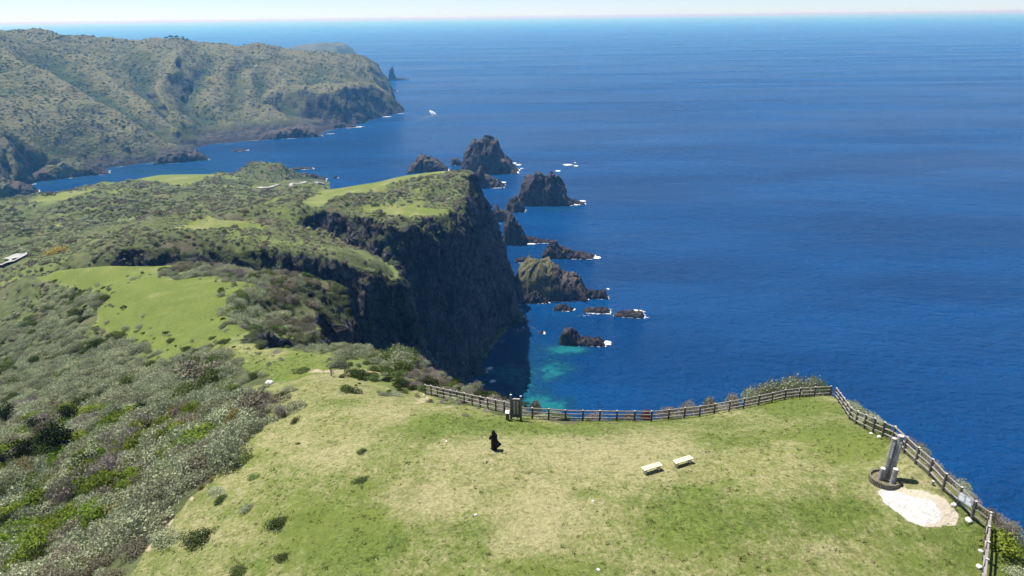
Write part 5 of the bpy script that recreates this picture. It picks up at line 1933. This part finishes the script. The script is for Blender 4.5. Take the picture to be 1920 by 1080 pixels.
# --- benches
for i, (c_, label) in enumerate((((1221.5, 884), 'left of the two pale wooden benches on the meadow'), ((1280, 871), 'right of the two pale wooden benches on the meadow'))):
    p_ = Vector(G(*c_))
    e_ = Vector(T(c_[0] + 18, c_[1] - 5.6, p_.z)) - Vector(T(c_[0] - 18, c_[1] + 5.6, p_.z))
    bn = empty('bench', p_, math.atan2(e_.y, e_.x))
    tag(bn, label, 'bench', 'benches on the meadow')
    mb = MB()
    for k_ in range(3):
        mb.box((0, (k_ - 1) * .155, .42), (1.5, .145, .06), 0, None, .008)
    mb.build('seat', [MPale], bn)
    for sx in (-.55, .55):
        mb = MB()
        mb.box((sx, 0, .18), (.14, .36, .42), 0, None, .01)
        mb.build('leg', [MPale], bn)
    mb = MB()
    mb.box((0, 0, .34), (1.0, .10, .08), 0, None, .008)
    mb.build('stretcher', [MPale], bn)

# --- log monument
mo = Vector(G(1660, 900))
mon = empty('log_monument', mo)
tag(mon, 'grey log monument of two tall and two short posts in a ring of edging', 'monument')
for nm, (dx, dy, hh, r_, tilt) in (('tall_post', (-.02, .12, 3.15, .15, .02)), ('tall_post', (.27, .02, 3.4, .19, .03)), ('short_post', (-.36, -.05, .98, .16, .0)), ('short_post', (.22, -.42, 1.18, .17, .02))):
    mb = MB()
    mb.tube((dx, dy, -.2), (dx + tilt * hh, dy, hh), r_, r_ * .97, 18, 0, 1, .012)
    mb.build(nm, [MGreyLog, MEnd], mon)
text('lettering', vert_text('大山隠岐国立公園'), .17, MLetter, mon, (.36, -.19, 3.05), (math.pi / 2, 0, -.12), 1.15, .008)
text('lettering', vert_text('国賀海岸摩天崖'), .15, MLetter, mon, (.0, -.05, 2.9), (math.pi / 2, 0, -.2), 1.15, .008)
ring = MB()
for i in range(44):
    t = 2 * math.pi * i / 44
    x_, y_ = .95 * math.cos(t), .85 * math.sin(t)
    gz = float(H(mo.x + x_, mo.y + y_)) - mo.z
    ring.tube((x_, y_, gz - .2), (x_, y_, .26 + random.uniform(-.02, .02)), .064, .06, 8, 0, 0)
ring.build('log_edging', [wood('edging_wood', (.13, .115, .085), (.27, .24, .18)), MEnd], mon)
mb = MB()
mb.tube((0, 0, -.3), (0, 0, .10), .9, .86, 28, 0)
mb.build('soil_bed', [simple('soil', (.10, .085, .055), (.22, .19, .12), 5, .95, .8, .05)], mon)

# ================================================================== PERSON in a black hooded robe
MCloth = simple('black_cloth', (.006, .006, .008), (.014, .013, .017), 3, .75, .3, .01, (1, 1, .3))
MSkin = simple('skin', (.42, .26, .19), (.50, .32, .24), 8, .6, .1, .005)
MShoe = simple('black_shoe', (.012, .012, .012), (.02, .02, .02), 8, .5, .1, .005)
pp = Vector(G(926, 843))
per = empty('person', pp, math.radians(38))
tag(per, 'person in a long black hooded robe walking on the meadow', 'person')


def skin_body():
    bm = bmesh.new()
    J = {}
    lay = bm.verts.layers.skin.verify()

    def jv(n_, co, r):
        v = bm.verts.new(co)
        v[lay].radius = (r, r)
        J[n_] = v
    # facing +y
    jv('pelvis', (0, 0, .90), .135)
    J['pelvis'][lay].use_root = True
    jv('belly', (0, 0, 1.06), .12)
    jv('chest', (0, .01, 1.25), .135)
    jv('neck', (0, .01, 1.40), .055)
    jv('head0', (0, .025, 1.48), .075)
    jv('head1', (0, .03, 1.57), .088)
    jv('head2', (0, .02, 1.64), .06)
    jv('nose', (0, .118, 1.545), .012)
    for s_, f in ((-1, 1), (1, -1)):
        t = 'l' if s_ < 0 else 'r'
        jv('sh' + t, (s_ * .17, 0, 1.34), .06)
        jv('el' + t, (s_ * .27, .02 + .06 * (s_ < 0), 1.08), .042)
        jv('wr' + t, (s_ * (.20 if s_ < 0 else .27), .17 if s_ < 0 else .08, .95 if s_ < 0 else .84), .03)
        jv('pa' + t, (s_ * (.17 if s_ < 0 else .27), .23 if s_ < 0 else .10, .93 if s_ < 0 else .77), .034)
        for q_ in range(5):
            o_ = (q_ - 2) * .017
            L_ = (.055, .075, .08, .075, .06)[q_]
            b = J['pa' + t].co
            jv('f%s%d' % (t, q_), (b.x + (o_ if q_ else -.04 * s_ * -1), b.y + (.03 if s_ > 0 else L_), b.z - (L_ if s_ > 0 else .03)), .009)
        jv('hi' + t, (s_ * .085, 0, .84), .095)
        jv('kn' + t, (s_ * .09, .06 * f + .03, .47), .06)
        jv('an' + t, (s_ * .09, .10 * f - .02, .09), .04)
        jv('to' + t, (s_ * .10, .10 * f + .13, .04), .036)
    E_ = [('pelvis', 'belly'), ('belly', 'chest'), ('chest', 'neck'), ('neck', 'head0'), ('head0', 'head1'), ('head1', 'head2'), ('head1', 'nose')]
    for t in 'lr':
        E_ += [('chest', 'sh' + t), ('sh' + t, 'el' + t), ('el' + t, 'wr' + t), ('wr' + t, 'pa' + t), ('pelvis', 'hi' + t), ('hi' + t, 'kn' + t), ('kn' + t, 'an' + t), ('an' + t, 'to' + t)]
        E_ += [('pa' + t, 'f%s%d' % (t, q_)) for q_ in range(5)]
    for a, b in E_:
        bm.edges.new((J[a], J[b]))
    me = bpy.data.meshes.new('body_skeleton')
    bm.to_mesh(me)
    bm.free()
    o = bpy.data.objects.new('body_skeleton', me)
    COL.objects.link(o)
    o.modifiers.new('skin', 'SKIN')
    sb_ = o.modifiers.new('sub', 'SUBSURF')
    sb_.levels = sb_.render_levels = 2
    dg = bpy.context.evaluated_depsgraph_get()
    res = bpy.data.meshes.new_from_object(o.evaluated_get(dg))
    bpy.data.objects.remove(o)
    res.materials.clear()
    res.materials.append(MSkin)
    for p_ in res.polygons:
        p_.use_smooth = True
        p_.material_index = 0
    res.name = 'body'
    return res


link('body', skin_body(), per)
# robe: rings from the neck to the hem; the hem is blown out to one side
RN = 40
wind = Vector((.80, -.60))
rv, rfc = [], []
for j in range(22):
    t = j / 21
    zt = 1.43 - 1.36 * t
    for i in range(RN):
        th = 2 * math.pi * i / RN
        cx_, sy_ = math.cos(th), math.sin(th)
        rx = np.interp(t, [0, .04, .12, .4, 1], [.07, .17, .225, .19, .175])
        ry = np.interp(t, [0, .04, .12, .4, 1], [.07, .12, .15, .155, .16])
        fold = 1 + (.10 * t) * math.sin(th * 7 + 2.0 * t) + .05 * t * math.sin(th * 13)
        al_ = max(0, cx_ * wind.x + sy_ * wind.y)
        fl = al_ ** 1.5 * max(0, t - .12) ** 1.25 * .50
        zz = zt + (al_ ** 2) * max(0, t - .45) ** 1.4 * .95
        rv.append((cx_ * rx * fold + wind.x * fl, sy_ * ry * fold + wind.y * fl, zz))
for j in range(21):
    for i in range(RN):
        rfc.append((j * RN + i, j * RN + (i + 1) % RN, (j + 1) * RN + (i + 1) % RN, (j + 1) * RN + i))
mb = MB()
mb.add(rv, rfc)
for s_, pts_ in ((-1, [(-.16, 0, 1.35, .085), (-.28, .06, 1.08, .095), (-.20, .165, .955, .085)]), (1, [(.16, 0, 1.35, .085), (.275, .02, 1.08, .085), (.27, .075, .86, .085)])):
    for a, b in zip(pts_[:-1], pts_[1:]):
        mb.tube(a[:3], b[:3], a[3], b[3], 12)
rob = mb.build('robe', MCloth, per, True)
sol = rob.modifiers.new('thickness', 'SOLIDIFY')
sol.thickness = .012
# hood: open in front of the face
hv, hf = [], []
for j in range(12):
    t = j / 11
    zc_ = 1.70 - .42 * t
    r_x = np.interp(t, [0, .1, .35, .65, 1], [.012, .065, .125, .13, .235])
    r_y = np.interp(t, [0, .1, .35, .65, 1], [.012, .08, .14, .13, .15])
    for i in range(26):
        th = math.radians(-232 + 284 * i / 25)
        if j > 7:
            th = math.radians(-255 + 330 * i / 25)
        hv.append((math.cos(th) * r_x, math.sin(th) * r_y + .015 - .03 * (1 - t), zc_))
for j in range(11):
    for i in range(25):
        hf.append((j * 26 + i, j * 26 + i + 1, (j + 1) * 26 + i + 1, (j + 1) * 26 + i))
mb = MB()
mb.add(hv, hf)
ho = mb.build('hood', MCloth, per, True)
ho.modifiers.new('thickness', 'SOLIDIFY').thickness = .012
for s_ in (-1, 1):
    mb = MB()
    mb.box((s_ * .095, (.10 if s_ < 0 else -.10) + .04, .05), (.09, .26, .10), 0, None, .03)
    mb.build('shoe', MShoe, per)
for s_ in (-1, 1):
    mb = MB()
    mb.tube((s_ * .033, .098, 1.565), (s_ * .033, .113, 1.565), .013, .008, 8)
    mb.build('eye', MShoe, per)
mb = MB()
mb.box((0, .108, 1.505), (.045, .012, .012), 0, None, .004)
mb.build('mouth', simple('lips', (.32, .12, .10), (.36, .14, .12), 5, .5, 0, .01), per)
